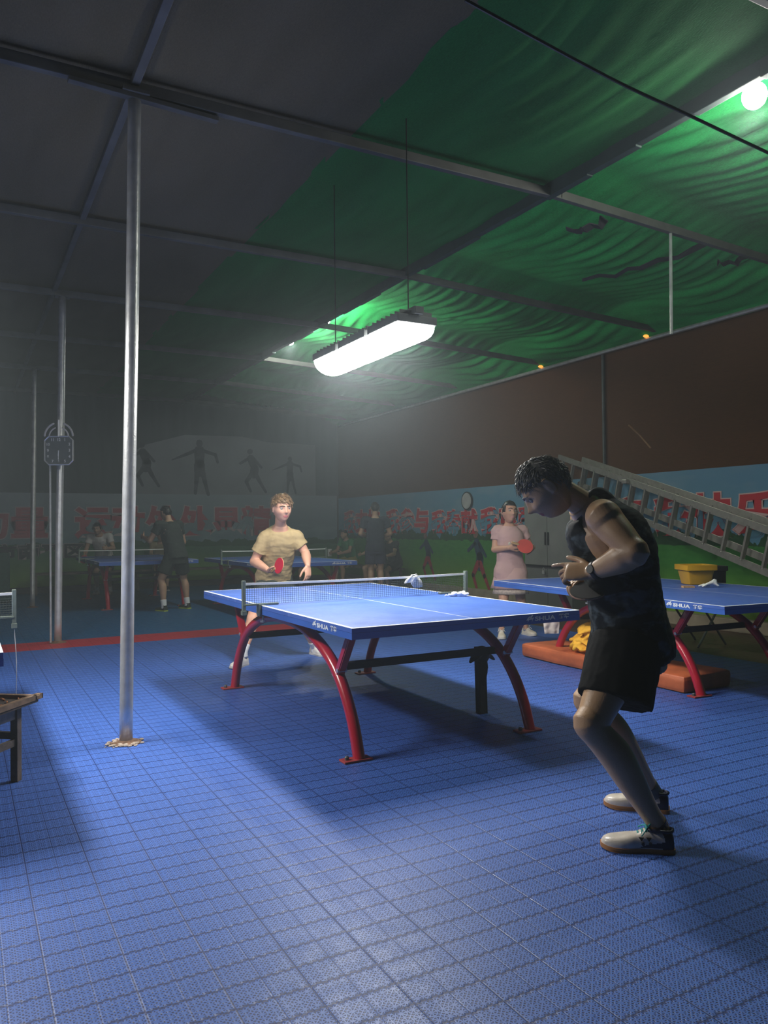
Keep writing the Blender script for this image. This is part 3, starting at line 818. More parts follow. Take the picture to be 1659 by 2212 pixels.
# cabinet
cab = empty('storage_cabinet', (7.40, 8.42, 0), 'grey two-door cabinet with a padlock against the right wall behind the girl in pink', 'cabinet')
M_cab = mat('cabinet_grey', (.22, .225, .21), .55, .2, .12, 3)
M_cab2 = mat('cabinet_side', (.15, .155, .15), .55, .2, .12, 3)
bm = bmesh.new(); box(bm, (7.42, 8.42, .87), (.48, 1.0, 1.74), None, .006); obj('carcass', bm, M_cab2, cab)
for s in (-1, 1):
    bm = bmesh.new(); box(bm, (7.17, 8.42 + s * .247, 1.20), (.02, .485, 1.04), None, .004); dd = obj('door', bm, M_cab, cab)
    bm = bmesh.new(); bar(bm, (7.15, 8.42 + s * .03, .98), (7.15, 8.42 + s * .03, 1.16), .02, .015, (1, 0, 0), .003); obj('handle', bm, M_black, dd)
    bm = bmesh.new(); box(bm, (7.17, 8.42 + s * .247, .34), (.02, .485, .62), None, .004); obj('lower_door', bm, M_cab2, cab)
bm = bmesh.new(); bar(bm, (7.145, 7.94, .69), (7.145, 8.92, .69), .012, .02); obj('lock_bar', bm, M_black, cab)
bm = bmesh.new(); box(bm, (7.13, 8.47, .60), (.02, .045, .05), None, .006)
tube(bm, [(7.13, 8.455, .62), (7.13, 8.455, .655), (7.13, 8.47, .665), (7.13, 8.485, .655), (7.13, 8.485, .62)], .004, 6); obj('padlock', bm, M_steel, cab)
# plastic crate
c = t2(.90, .50, .76)
def tub(name, c, w0, w1, h, m, label, cat, rz=0.0, rim=.012, sx=1.0):
    bm = bmesh.new(); rings = []
    R = Matrix.Rotation(rz, 3, 'Z')
    def sq(w, z, r=.02):
        pts = []
        for qx, qy, a0 in ((1, 1, 0), (-1, 1, 90), (-1, -1, 180), (1, -1, 270)):
            for a in (0, 45, 90):
                an = math.radians(a0 + a); pts.append(Vector(c) + R @ Vector(((qx * (w - r) + r * math.cos(an)) * sx, qy * (w - r) + r * math.sin(an), z)))
        return pts
    for w, z in ((w0 - .01, .0), (w0, .004), (w0 + (w1 - w0) * .72, h * .70), (w1 + rim * .4, h * .72), (w1 + rim, h * .74), (w1 + rim, h), (w1, h), (w1 - .008, h - .004), (w0 - .006, .010)):
        rings.append(sq(w, z))
    loft(bm, rings); return obj(name, bm, m, smooth=True, auto=35, origin=c, label=label, cat=cat)
bk = at(1503, 1252, 6.95); bk.z = .7265
tub('plastic_crate', bk, .098, .128, .175, mat('yellow_plastic', (.55, .30, .02), .32, 0, .08, 6), 'yellow plastic crate standing on the right table', 'crate', YAW * -1 + .05)
bk2 = at(1546, 1250, 7.15); bk2.z = .7265
tub('black_bin', bk2, .07, .075, .15, M_black, 'black box beside the yellow crate on the right table', 'box', -YAW)
p = at(1492, 1255, 6.6); p.z = .7267
bm = bmesh.new(); bar(bm, p - camv(1, 0) * .07 + Vector((0, 0, .006)), p + camv(1, 0) * .02 + Vector((0, 0, .006)), .05, .010, bev=.003)
obj('wooden_racket_case', bm, mat('tan_leather', (.50, .30, .14), .6), label='small tan case in front of the yellow crate', cat='case')
bm = bmesh.new(); pts = []
q = p + camv(1, 0) * .15 + Vector((0, 0, .012))
random.seed(2)
for k in range(5):
    tube(bm, [q + camv(1, 0) * (-.07 + .02 * k) + camv(0, 1) * random.uniform(-.02, .02), q + camv(1, 0) * (.02 + .008 * k) + Vector((0, 0, .018 + .008 * k)), q + camv(1, 0) * (.075) + camv(0, 1) * random.uniform(-.02, .02) + Vector((0, 0, .004))], [(.013, .008), (.015, .011), (.012, .008)], 8, 4, 'round')
bm = remesh(bm, .004, 1, disp=lambda p_, n_: .003 * fbm(p_, 40))
for v in bm.verts: v.co.z = max(v.co.z, .7268)
obj('white_rag', bm, M_white, smooth=True, label='twisted white rag lying in front of the yellow crate', cat='cloth')
# folding chair in the dark under/behind the right table
ch = empty('folding_chair', (6.75, 5.6, 0), 'dark folding chair standing behind the right table', 'chair')
bm = bmesh.new(); box(bm, (6.75, 5.6, .43), (.40, .40, .03), None, .008); obj('seat', bm, M_black, ch)
bm = bmesh.new(); box(bm, (6.96, 5.6, .68), (.03, .40, .22), None, .01); obj('backrest', bm, M_black, ch)
for sx_, sy_ in ((-1, -1), (-1, 1), (1, -1), (1, 1)):
    bm = bmesh.new(); tube(bm, [(6.75 + sx_ * .21, 5.6 + sy_ * .19, .01), (6.75 - sx_ * .13, 5.6 + sy_ * .19, .42)], .011, 8); obj('leg', bm, M_steel_dark, ch)
for sy_ in (-1, 1):
    bm = bmesh.new(); tube(bm, [(6.93, 5.6 + sy_ * .19, .40), (6.97, 5.6 + sy_ * .19, .78)], .011, 8); obj('back_post', bm, M_steel_dark, ch)
# wooden stool at left edge
SC = Vector((.35, 4.41, 0)); S1 = Vector((-.62, -.78, 0)).normalized(); S2 = Vector((-.78, .62, 0)).normalized()
def sp_(a_, b_, z): return SC + S1 * a_ + S2 * b_ + Vector((0, 0, z))
st = empty('wooden_stool', sp_(.2, .2, 0), 'battered wooden stool with a dark board top at the left edge', 'stool')
LA, LB = .46, .40; i0 = .075
legs_ = [(i0, i0), (LA - i0, i0), (LA - i0, LB - i0), (i0, LB - i0)]
mp = mat('pale_worn_wood', (.22, .19, .16), .7, 0, .35, 14)
for a_, b_ in legs_:
    bm = bmesh.new(); bar(bm, sp_(a_, b_, 0), sp_(a_, b_, .39), .040, .036, S1, .003); obj('leg', bm, M_wood, st)
for k in range(4):
    p_, q_ = legs_[k], legs_[(k + 1) % 4]
    bm = bmesh.new(); bar(bm, sp_(*p_, .345), sp_(*q_, .345), .018, .05, bev=.002); obj('apron_rail', bm, mp, st)
    bm = bmesh.new(); bar(bm, sp_(*p_, .20 + .03 * (k % 2)), sp_(*q_, .20 + .03 * (k % 2)), .018, .032, bev=.002); obj('stretcher', bm, M_wood, st)
bm = bmesh.new(); prism(bm, [(0, 0), (LA, 0), (LA, LB), (0, LB)], S1, S2, sp_(0, 0, .388), .018, (0, 0, 1)); obj('seat', bm, mat('dark_board', (.045, .032, .026), .75, 0, .4, 12), st)
for p_, q_ in (((-.03, .01), (LA + .02, .01)), ((.01, -.01), (.01, LB)), ((LA - .01, -.01), (LA - .01, LB)), ((0, LB - .01), (LA, LB - .01))):
    bm = bmesh.new(); bar(bm, sp_(*p_, .414), sp_(*q_, .414), .03, .02, bev=.003); obj('seat_edge', bm, mat('split_wood', (.16, .10, .06), .75, 0, .4, 18), st)
bm = bmesh.new(); random.seed(9)
for i in range(34):
    q = sp_(random.uniform(.05, LA - .05), random.uniform(.05, LB - .08), .410); a_ = random.uniform(0, 3.14); l = random.uniform(.01, .03)
    bar(bm, q, q + Vector((l * math.cos(a_), l * math.sin(a_), .002)), .006, .006)
obj('rusty_scraps', bm, mat('rust', (.35, .14, .05), .8, 0, .4, 60), label='rusty scraps scattered on the wooden stool top', cat='scraps', kind='stuff')
# cord with ring hanging from the left table's net clamp
c = Vector((-.605 + .7625 + .115, 5.05, .70))
bm = bmesh.new(); tube(bm, [c, c + Vector((.012, 0, -.2)), c + Vector((.008, 0, -.42))], .0022, 6, 3); lathe(bm, [(.004, -.012), (.013, -.006), (.013, .006), (.004, .012)], c + Vector((.008, 0, -.43)), 10)
obj('net_cord', bm, mat('cord_white', (.6, .6, .6), .6), label='thin pale cord with a ring hanging from the left net clamp', cat='cord')
# round clock hung on the right banner
c = Vector((RW - .03, 11.5, 1.70))
rc = empty('round_clock', c, 'round pale clock hung on the banner above the red characters', 'clock')
bm = bmesh.new(); lathe(bm, [(0, 0), (.15, 0), (.165, .01), (.165, .03), (.15, .036), (.145, .03), (0, .03)], c, 32, (-1, 0, 0)); obj('clock_case', bm, M_black, rc)
bm = bmesh.new(); lathe(bm, [(0, .031), (.142, .031), (.142, .033), (0, .033)], c, 32, (-1, 0, 0)); obj('clock_dial', bm, mat('dial_pale', (.42, .42, .42), .5), rc)
# benches at the walls
def bench(x0, y0, x1, y1, label, h=.42):
    t = empty('bench', ((x0 + x1) / 2, (y0 + y1) / 2, 0), label, 'bench', 'low benches along the walls')
    bm = bmesh.new(); box(bm, ((x0 + x1) / 2, (y0 + y1) / 2, h - .02), (x1 - x0, y1 - y0, .04), None, .005); obj('seat', bm, M_wood, t)
    for x in (x0 + .06, x1 - .06):
        for y in (y0 + .06, y1 - .06):
            bm = bmesh.new(); box(bm, (x, y, (h - .04) / 2), (.045, .045, h - .04)); obj('leg', bm, M_wood, t)
bench(1.2, 16.25, 3.0, 16.65, 'dark low bench against the far banner at left')
bench(3.1, 16.25, 6.2, 16.65, 'dark low bench against the far banner, nearer the corner')
bench(7.35, 13.4, 7.75, 16.2, 'dark low bench below the right banner near the corner')
# green equipment bin at the left edge
c = at(6, 1245, 13.6); c.z = 0
gb = empty('green_bin', c, 'dark green mesh-sided bin at the far left edge', 'bin')
bm = bmesh.new(); box(bm, c + Vector((-.1, 0, .46)), (.40, .5, .82), None, .01); obj('body', bm, mat('bin_green', (.015, .06, .04), .8, 0, .3, 20), gb)
for sx_, sy_ in ((-1, -1), (-1, 1), (1, -1), (1, 1)):
    bm = bmesh.new(); tube(bm, [c + Vector((-.1 + sx_ * .18, sy_ * .23, 0)), c + Vector((-.1 + sx_ * .18, sy_ * .23, .06))], .02, 8); obj('leg', bm, M_black, gb)
# ------------------------------------------------------------------ people
def skin_mat(name, c, rough=.5):
    return mat(name, c, rough, 0, .08, 9, .12, 220)
def G(x, z, cx, cz, sx, sz): return math.exp(-((x - cx) / sx) ** 2 - ((z - cz) / sz) ** 2)
def head_point(th, ph, female=False):
    """th from crown to chin, ph around, 0 = face; local frame x = subject's left, y = face, z = up; metres"""
    sx = math.sin(th) * math.sin(ph); sy = math.sin(th) * math.cos(ph); sz = math.cos(th)
    x = .076 * sx; y = .096 * sy; z = .113 * sz
    t = max(0, -sz)
    x *= 1 - .30 * t ** 1.6 if sy > -.2 else 1 - .22 * t ** 1.6
    if sz < 0:
        y += .016 * t                                       # jaw forward
        if sy < 0: y *= 1 - .45 * t ** 1.2                   # nape
    if sy > 0: y = y * (1 - .05 * abs(sz) ** 2) - .004 * (1 - t)   # flatten the face a little
    f = max(0, sy)
    if f > 0:
        y += .023 * G(x, z, 0, -.020, .0105, .013) * f + .014 * G(x, z, 0, .000, .008, .022) * f   # nose
        y += .004 * G(x, z, .0115, -.024, .006, .008) + .004 * G(x, z, -.0115, -.024, .006, .008)
        y -= .0105 * (G(x, z, .031, .008, .015, .011) + G(x, z, -.031, .008, .015, .011))
        y += .0050 * (G(x, z, .030, .029, .020, .008) + G(x, z, -.030, .029, .020, .008))
        y += .0060 * (G(x, z, 0, -.050, .020, .006) + G(x, z, 0, -.061, .017, .006))
        y -= .0030 * G(x, z, 0, -.0555, .022, .003)
        y += .0070 * G(x, z, 0, -.088, .020, .014)
        y += .0050 * (G(x, z, .040, -.022, .018, .016) + G(x, z, -.040, -.022, .018, .016))
        y -= .0040 * (G(x, z, .040, -.055, .018, .02) + G(x, z, -.040, -.055, .018, .02))
    return Vector((x, y, z))
def head_bm(bm, T, s):
    n, m = 56, 44; rings = []
    for i in range(m + 1):
        th = .02 + (PI - .04) * i / m
        rings.append([T(head_point(th, 2 * PI * j / n) * s) for j in range(n)])
    loft(bm, rings)
    for sd in (-1, 1):   # ears
        rg = []
        for k in range(13):
            a = -1.9 + 3.8 * k / 12 + PI
            rg.append(T(Vector((sd * (.079 + .006 * math.cos(a * .5)), -.008 - .015 * -math.cos(a), -.004 + .029 * math.sin(a) * (1 + .1 * math.sin(a)))) * s))
        tube(bm, rg, .0052 * s, 8, 1, 'round')
        R = Matrix((T(Vector((1, 0, 0))) - T(Vector((0, 0, 0))), T(Vector((0, 1, 0))) - T(Vector((0, 0, 0))), T(Vector((0, 0, 1))) - T(Vector((0, 0, 0))))).transposed()
        ellipsoid(bm, T(Vector((sd * .077, -.010, -.003)) * s), (.006 * s, .016 * s, .026 * s), R, 10, 8)
def hand_bm(bm, wrist, d, palm, side, curls=(35, 40, 45, 50), thumb=30, s=1.0, spread=4, fr=.0088):
    """side=+1: thumb on (d x palm) side; d: fingers direction, palm: direction the palm faces"""
    d = Vector(d).normalized(); palm = Vector(palm); palm = (palm - d * palm.dot(d)).normalized()
    lat = d.cross(palm).normalized() * side     # thumb side
    w = Vector(wrist)
    # palm
    rings = []
    for t, hw_, hd in ((-.02, .026, .019), (.0, .027, .019), (.03, .036, .017), (.06, .041, .0155), (.088, .040, .013), (.097, .036, .009)):
        c = w + d * t * s
        rings.append([c + lat * (hw_ * s * math.cos(2 * PI * j / 16)) + palm * (hd * s * math.sin(2 * PI * j / 16)) for j in range(16)])
    loft(bm, rings)
    tips = []
    for i, (off, L) in enumerate(((.029, .074), (.010, .082), (-.010, .075), (-.029, .060))):
        p = w + d * (.082 + .004 * (1.5 - abs(i - 1.2))) * s + lat * off * s
        c = curls[i]; ang = math.radians(c * .55); sp = math.radians((1.5 - i) * spread)
        dd = (d * math.cos(sp) + lat * math.sin(sp)).normalized()
        pts = [p - dd * .02 * s]; rr = [fr * s]
        pts.append(p); rr.append(fr * s * 1.05)
        tot = 0
        for seg, k in ((.46, .55), (.30, .95), (.24, .6)):
            tot += math.radians(c) * k
            v = dd * math.cos(tot) + palm * math.sin(tot)
            pts.append(pts[-1] + v * L * seg * s); rr.append(fr * s * (1 - .09 * len(rr)) * 1.05)
        tube(bm, pts, rr, 10, 2, 'round'); tips.append(pts[-1])
    b = w + d * .022 * s + lat * .026 * s + palm * .004 * s
    th = math.radians(thumb)
    v1 = (d * math.cos(math.radians(48)) + lat * math.sin(math.radians(48)) + palm * math.sin(th) * .6).normalized()
    v2 = (d * math.cos(math.radians(22)) + lat * math.sin(math.radians(22)) * .8 + palm * math.sin(th) * .9).normalized()
    pts = [b - v1 * .012 * s, b + v1 * .03 * s, b + v1 * .045 * s + v2 * .014 * s, b + v1 * .047 * s + v2 * .040 * s, b + v1 * .047 * s + v2 * .055 * s]
    tube(bm, pts, [.016 * s, .0125 * s, .0105 * s, .0098 * s, .008 * s], 10, 2, 'round')
    return w + d * .09 * s + palm * .02 * s

def torso_rings(bm, spine, rad, lat_a, lat_b, seg=24, k=4):
    """spine points with (half width, half depth); lateral axis turns from pelvis to shoulders"""
    q = crom([(*p, *r) for p, r in zip(spine, rad)], k); n = len(q); rings = []
    pts = [Vector(a[:3]) for a in q]
    for i, a in enumerate(q):
        t = i / (n - 1); tg = (pts[min(i + 1, n - 1)] - pts[max(i - 1, 0)]).normalized()
        x = (Vector(lat_a) * (1 - t) + Vector(lat_b) * t); x = (x - tg * x.dot(tg)).normalized(); y = tg.cross(x).normalized()
        ring = []
        for j in range(seg):
            an = 2 * PI * j / seg; c, s = math.cos(an), math.sin(an)
            e = 1.12; cx = math.copysign(abs(c) ** (2 / 2.4), c); sy = math.copysign(abs(s) ** (2 / 2.4), s)
            ring.append(pts[i] + x * cx * a[3] + y * sy * a[4])
        rings.append(ring)
    loft(bm, rings)

def shoe(parent, heel, toe, m_up, m_sole, m_lace=None, w=1.0, up=Vector((0, 0, 1)), high=.085, dark_heel=None, logo=None):
    """heel and toe: points on the ground"""
    heel = Vector(heel); toe = Vector(toe); d = (toe - heel); L = d.length; d.normalize(); lat = d.cross(up).normalized(); upv = lat.cross(d).normalized()
    def P(t, x, z): return heel + d * (L * t) + lat * x * w + upv * z
    prof = [(0.0, .024), (.03, .033), (.12, .037), (.3, .036), (.45, .038), (.62, .048), (.76, .050), (.88, .042), (.96, .026), (1.0, .008)]
    q = crom(prof, 3)
    bm = bmesh.new()
    for z0, z1, g_ in ((0.0, .008, 1.0), (.008, .018, 1.02)):
        a = [P(t, (x + .002) * g_, z0 + .010 * max(0, t - .8) ** 1.5 * 8) for t, x in q] + [P(t, -(x + .002) * g_ * .92, z0 + .010 * max(0, t - .8) ** 1.5 * 8) for t, x in reversed(q)]
        b = [p + upv * (z1 - z0) for p in a]
        loft(bm, [a, b])
    sh = empty('shoe', heel); sh.parent = parent; sh.location = heel - parent_off(parent)
    obj('sole', bm, m_sole, sh, smooth=True, auto=40)
    bm = bmesh.new(); rings = []
    sec = [(0.015, .026, .065), (.06, .033, .082), (.16, .035, high), (.28, .035, high * .98), (.38, .035, .083), (.5, .038, .068), (.62, .045, .062), (.75, .047, .055), (.87, .041, .050), (.95, .028, .042), (.99, .013, .028)]
    for t, x, h in crom(sec, 3):
        ring = []
        for j in range(20):
            a = PI * j / 19; c, s = math.cos(a), math.sin(a)
            ring.append(P(t, x * math.copysign(abs(c) ** .75, c), .012 + (h - .012) * abs(s) ** .6))
        rings.append(ring)
    loft(bm, rings)
    bm = remesh(bm, .004, 1); up_o = obj('upper', bm, m_up, sh, smooth=True)
    if dark_heel:
        up_o.data.materials.append(dark_heel)
        o_off = parent_off(sh)
        for p in up_o.data.polygons:
            c = Vector(p.center) + o_off - heel; t = c.dot(d) / L; z = c.dot(upv)
            if t < .16 + .02 * math.sin(z * 90) or (z < .045 - .05 * (t - .16) and t < .52 and z > .022 and t < .5 - (z - .02) * 8): p.material_index = 1
    bm = bmesh.new(); tube(bm, [P(.07, .022, high * .96), P(.02, 0, high), P(.07, -.022, high * .96), P(.2, -.028, high + .0), P(.33, -.018, high * .98), P(.37, 0, high * .98), P(.33, .018, high * .98), P(.2, .028, high), P(.07, .022, high * .96)], .007, 8, 3)
    obj('collar', bm, m_lace if (m_lace and not dark_heel) else (dark_heel or m_up), sh, smooth=True)
    if m_lace:
        bm = bmesh.new()
        for i in range(5):
            t = .36 + .058 * i; z = .086 - .0095 * i
            tube(bm, [P(t, -.020, z - .006), P(t + .015, 0, z + .004), P(t + .03, .020, z - .009)], .0026, 6, 3)
            tube(bm, [P(t + .03, -.020, z - .009), P(t + .015, 0, z + .004), P(t, .020, z - .006)], .0026, 6, 3)
        for s_ in (-1, 1):
            tube(bm, [P(.36, 0, .092), P(.33, s_ * .02, .108), P(.38, s_ * .035, .10), P(.37, 0, .094)], .0026, 6, 4)
            tube(bm, [P(.36, 0, .092), P(.40, s_ * .03, .085), P(.46, s_ * .045, .070)], .0024, 6, 3)
        obj('laces', bm, m_lace, sh, smooth=True)
    if logo:
        side = logo; ax = (d * side * -1); 
        bm = bmesh.new()
        x_off = lat * (side * .0400)
        nn = lat * side
        for k in (0, 1):
            o = P(.36 + .10 * k, 0, .052) + nn * .0385 * w
            tl = (upv + nn * -.35).normalized()
            prism(bm, [(-.010, .010), (.010, .010), (0, -.004)], d, tl, o - nn * .004, .006, nn)
            lathe(bm, [(0, 0), (.0062, 0), (.0062, .006), (0, .006)], P(.34 + .10 * k, 0, .038) + nn * .0375 * w, 12, nn)
        obj('side_mark', bm, M_black, sh)
    return sh
def parent_off(o):
    off = Vector((0, 0, 0))
    while o is not None: off += o.location; o = o.parent
    return off

def person(name_label, sp):
    """sp: dictionary of joints in room coordinates; returns root"""
    s = sp.get('s', 1.0)
    root = empty('person', sp['base'], name_label, 'person', sp.get('group'))
    sk = sp['skin']; hairm = sp['hairm']
    latP = Vector(sp['latP']).normalized(); latS = Vector(sp['latS']).normalized()
    pel, ch, nk = Vector(sp['pelvis']), Vector(sp['chest']), Vector(sp['neck'])
    hc = Vector(sp['head']); hf = Vector(sp['hf']).normalized(); hu = Vector(sp['hu']); hu = (hu - hf * hu.dot(hf)).normalized(); hl = hu.cross(hf).normalized()
    hs = sp.get('hs', 1.0) * s
    def T(p): return hc + hl * p.x + hf * p.y + hu * p.z
    bm = bmesh.new()
    bulk = sp.get('bulk', 1.0)
    wst = pel.lerp(ch, .42) + Vector(sp.get('waist_off', (0, 0, 0)))
    tr = [(.155, .115), (.165, .12), (.145, .108), (.165, .120), (.145, .105), (.085, .07), (.060, .058)]
    up_t = (nk - ch)
    spine = [pel - (ch - pel).normalized() * .10 * s, pel, wst, ch, ch.lerp(nk, .5), ch.lerp(nk, .88), nk + (hc - nk) * .12]
    torso_rings(bm, spine, [(a * s * bulk, b * s * bulk) for a, b in tr], latP, latS)
    tube(bm, [nk - (hc - nk) * .25, nk, nk.lerp(hc, .5) - hf * .012, hc - hf * .018 * s], [.062 * s * bulk ** .5, .056 * s * bulk ** .5, .052 * s, .05 * s], 16, 2)
    head_bm(bm, T, hs)
    ab = sp.get('arm', 1.0) * s
    hands = {}
    for sd in ('L', 'R'):
        S, E, W = (Vector(sp[k + sd]) for k in ('sh', 'el', 'wr'))
        q = S.lerp(ch.lerp(nk, .45), .5)
        tube(bm, [q, S + (S - q) * .15, S.lerp(E, .22), S.lerp(E, .55), S.lerp(E, .85), E + (E - S.lerp(W, .5)).normalized() * .006, E.lerp(W, .12), E.lerp(W, .3), E.lerp(W, .65), W],
             [.048 * ab, .054 * ab, .053 * ab, .048 * ab, .042 * ab, .040 * ab, .043 * ab, .045 * ab, .036 * ab, (.028 * ab, .024 * ab)], 28, 5, 'round')
        if 'hd' + sd in sp:
            hands[sd] = hand_bm(bm, W, sp['hd' + sd], sp['pn' + sd], sp.get('ts' + sd, 1), s=s * sp.get('handk', 1.0), **sp.get('hk' + sd, {}))
    for sd in ('L', 'R'):
        Hh, K, A = (Vector(sp[k + sd]) for k in ('hip', 'kn', 'an'))
        lk = sp.get('leg', 1.0) * s
        calf = (K.lerp(A, .3)); back = Vector(sp.get('back', (0, 0, 0)))
        if Vector(sp['hip' + sd]).z - K.z > -1:
            tube(bm, [Hh, Hh.lerp(K, .3), Hh.lerp(K, .7), Hh.lerp(K, .93), K - back * .008, K.lerp(A, .12), calf + back * .018, K.lerp(A, .55) + back * .010, K.lerp(A, .85), A, A - Vector((0, 0, .035 * s))],
                 [.088 * lk, .085 * lk, .068 * lk, .058 * lk, .056 * lk, .053 * lk, .058 * lk, .050 * lk, .036 * lk, .034 * lk, .034 * lk], 30, 5, 'round')
    vox = sp.get('voxel', .006)
    bm = remesh(bm, vox, sp.get('sm', 2))
    body = obj('body', bm, [sk, sp.get('lipm', sk)], root, smooth=True)
    off = parent_off(root)
    if sp.get('lipm'):
        for p in body.data.polygons:
            c = Vector(p.center) + off - hc; x, y, z = c.dot(hl) / hs, c.dot(hf) / hs, c.dot(hu) / hs
            if y > .08 and ((x / .023) ** 2 + ((z + .0555) / .0105) ** 2) < 1: p.material_index = 1
    # eyes, brows
    if sp.get('face', True):
        for sd in (-1, 1):
            c = T(Vector((sd * .031, .0700, .009)) * hs); b = bmesh.new(); ellipsoid(b, c, (.0125 * hs,) * 3, None, 14, 10)
            ey = obj('eye', b, mat('eye_white', (.34, .32, .30), .5, var=0), root, smooth=True)
            b = bmesh.new(); ellipsoid(b, c + hf * .0078 * hs, (.0060 * hs,) * 3, None, 12, 8); obj('iris', b, mat('iris_dark', (.03, .02, .015), .2, var=0), ey, smooth=True)
            b = bmesh.new()
            tube(b, [T(Vector((sd * (.030 - .020), .092, .028)) * hs), T(Vector((sd * .030, .0895, .034)) * hs), T(Vector((sd * .050, .074, .028)) * hs)], [(.0035 * hs, .003 * hs), (.004 * hs, .0032 * hs), (.002 * hs, .002 * hs)], 8, 4, 'round')
            obj('eyebrow', b, hairm, root, smooth=True)
    # hair
    hair(root, T, hs, hairm, sp.get('hair', 'short'), sp.get('hn', 260), hl, hf, hu)
    root['_'] = 0; del root['_']
    return root, T, hands

def hair(root, T, hs, m, style, n, hl, hf, hu):
    rnd = random.Random(style + str(n))
    bm = bmesh.new()
    def inside(p):   # local metres / hs
        x, y, z = p
        if style == 'bob' or style == 'tied':
            return z > .060 - .35 * max(0, -y + .03) or (abs(x) > .058 and z > -.01 and y < .05) or (y < -.015 and z > -.075)
        front = .058 if style != 'fringe' else .052
        if style == 'short': return z > .062 or (y < .05 and z > .028 + .3 * y) or (y < -.028 and z > -.02) or (y < -.05 and z > -.058)
        return (z > front) or (y < .045 and z > .012 + .35 * y) or (y < -.01 and z > -.02) or (y < -.045 and z > -.062)
    # cap
    cap_out = bmesh.new(); N, Mm = 60, 48; vs = {}
    grow = {'short': 1.055, 'fringe': 1.09, 'bob': 1.09, 'tied': 1.06}[style]
    rings_o = []
    for i in range(Mm + 1):
        th = .02 + (PI - .04) * i / Mm
        for j in range(N):
            ph = 2 * PI * j / N; p = head_point(th, ph)
            if inside(p):
                q = p * (grow + .012 * noise.noise(p * 60)); q.z += .002
                vs[(i, j)] = (cap_out.verts.new(T(q * hs)), cap_out.verts.new(T(p * .97 * hs)))
    def ok(*ks): return all(k in vs for k in ks)
    for (i, j) in list(vs):
        j2 = (j + 1) % N; ks = ((i, j), (i, j2), (i + 1, j2), (i + 1, j))
        if ok(*ks):
            for t in (0, 1):
                try: cap_out.faces.new([vs[k][t] for k in (ks if t == 0 else ks[::-1])])
                except ValueError: pass
            for a, b in ((ks[0], ks[1]), (ks[1], ks[2]), (ks[2], ks[3]), (ks[3], ks[0])):
                pass
    # close the rim of the cap
    es = [e for e in cap_out.edges if len(e.link_faces) == 1]
    pair = {}
    for a, b in vs.values(): pair[a] = b
    for e in es:
        a, b = e.verts
        if a in pair and b in pair:
            try: cap_out.faces.new((a, b, pair[b], pair[a]))
            except ValueError: pass
    bmesh.ops.delete(cap_out, geom=[v for v in cap_out.verts if not v.link_faces], context='VERTS')
    merge_bm(bm, cap_out)
    # locks
    k = 0; tries = 0
    while k < n and tries < n * 30:
        tries += 1
        th = math.acos(rnd.uniform(-.7, 1)); ph = rnd.uniform(0, 2 * PI)
        p = head_point(th, ph)
        if not inside(p): continue
        k += 1
        nrm = p.normalized()
        flow = Vector((.35 * (1 if p.x > 0 else -1), .9 if p.z > .05 and p.y > -.03 else -.25, -.9 if p.z < .075 else -.15))
        if style in ('tied',): flow = Vector((-p.x * 2, -.9, -.2))
        if style == 'fringe' and p.y > .02: flow = Vector((.7, .8, -.35))
        if style == 'short' and p.z > .05 and p.y > .0: flow = Vector((.3, 1.0, .15))
        flow = (flow - nrm * flow.dot(nrm)).normalized()
        flow = (flow + Vector((rnd.uniform(-.3, .3), rnd.uniform(-.3, .3), rnd.uniform(-.2, .2)))).normalized()
        L = rnd.uniform(.018, .034) * (1.5 if style in ('bob',) else 1)
        if p.z > .05 and style == 'fringe': L *= 1.35
        if style == 'short' and p.z < .05: L *= .6
        r = rnd.uniform(.0014, .0030) * (1.0 if n > 200 else 1.6)
        a = p * 1.05; b = p * (grow + .022) + flow * L * .55; c = p * (grow + .005) + flow * L * 1.05 - nrm * .002
        tube(bm, [T(a * hs), T(b * hs), T(c * hs)], [(r * hs, r * .6 * hs), (r * hs, r * .6 * hs), (.0006, .0006)], 5, 2, 'flat')
    if style == 'tied':
        tube(bm, [T(Vector((0, -.10, .03)) * hs), T(Vector((.01, -.125, .0)) * hs), T(Vector((.03, -.12, -.07)) * hs), T(Vector((.045, -.085, -.13)) * hs)], [.02 * hs, .028 * hs, .024 * hs, .008 * hs], 12, 4, 'round')
    obj('hair', bm, m, root, smooth=True)

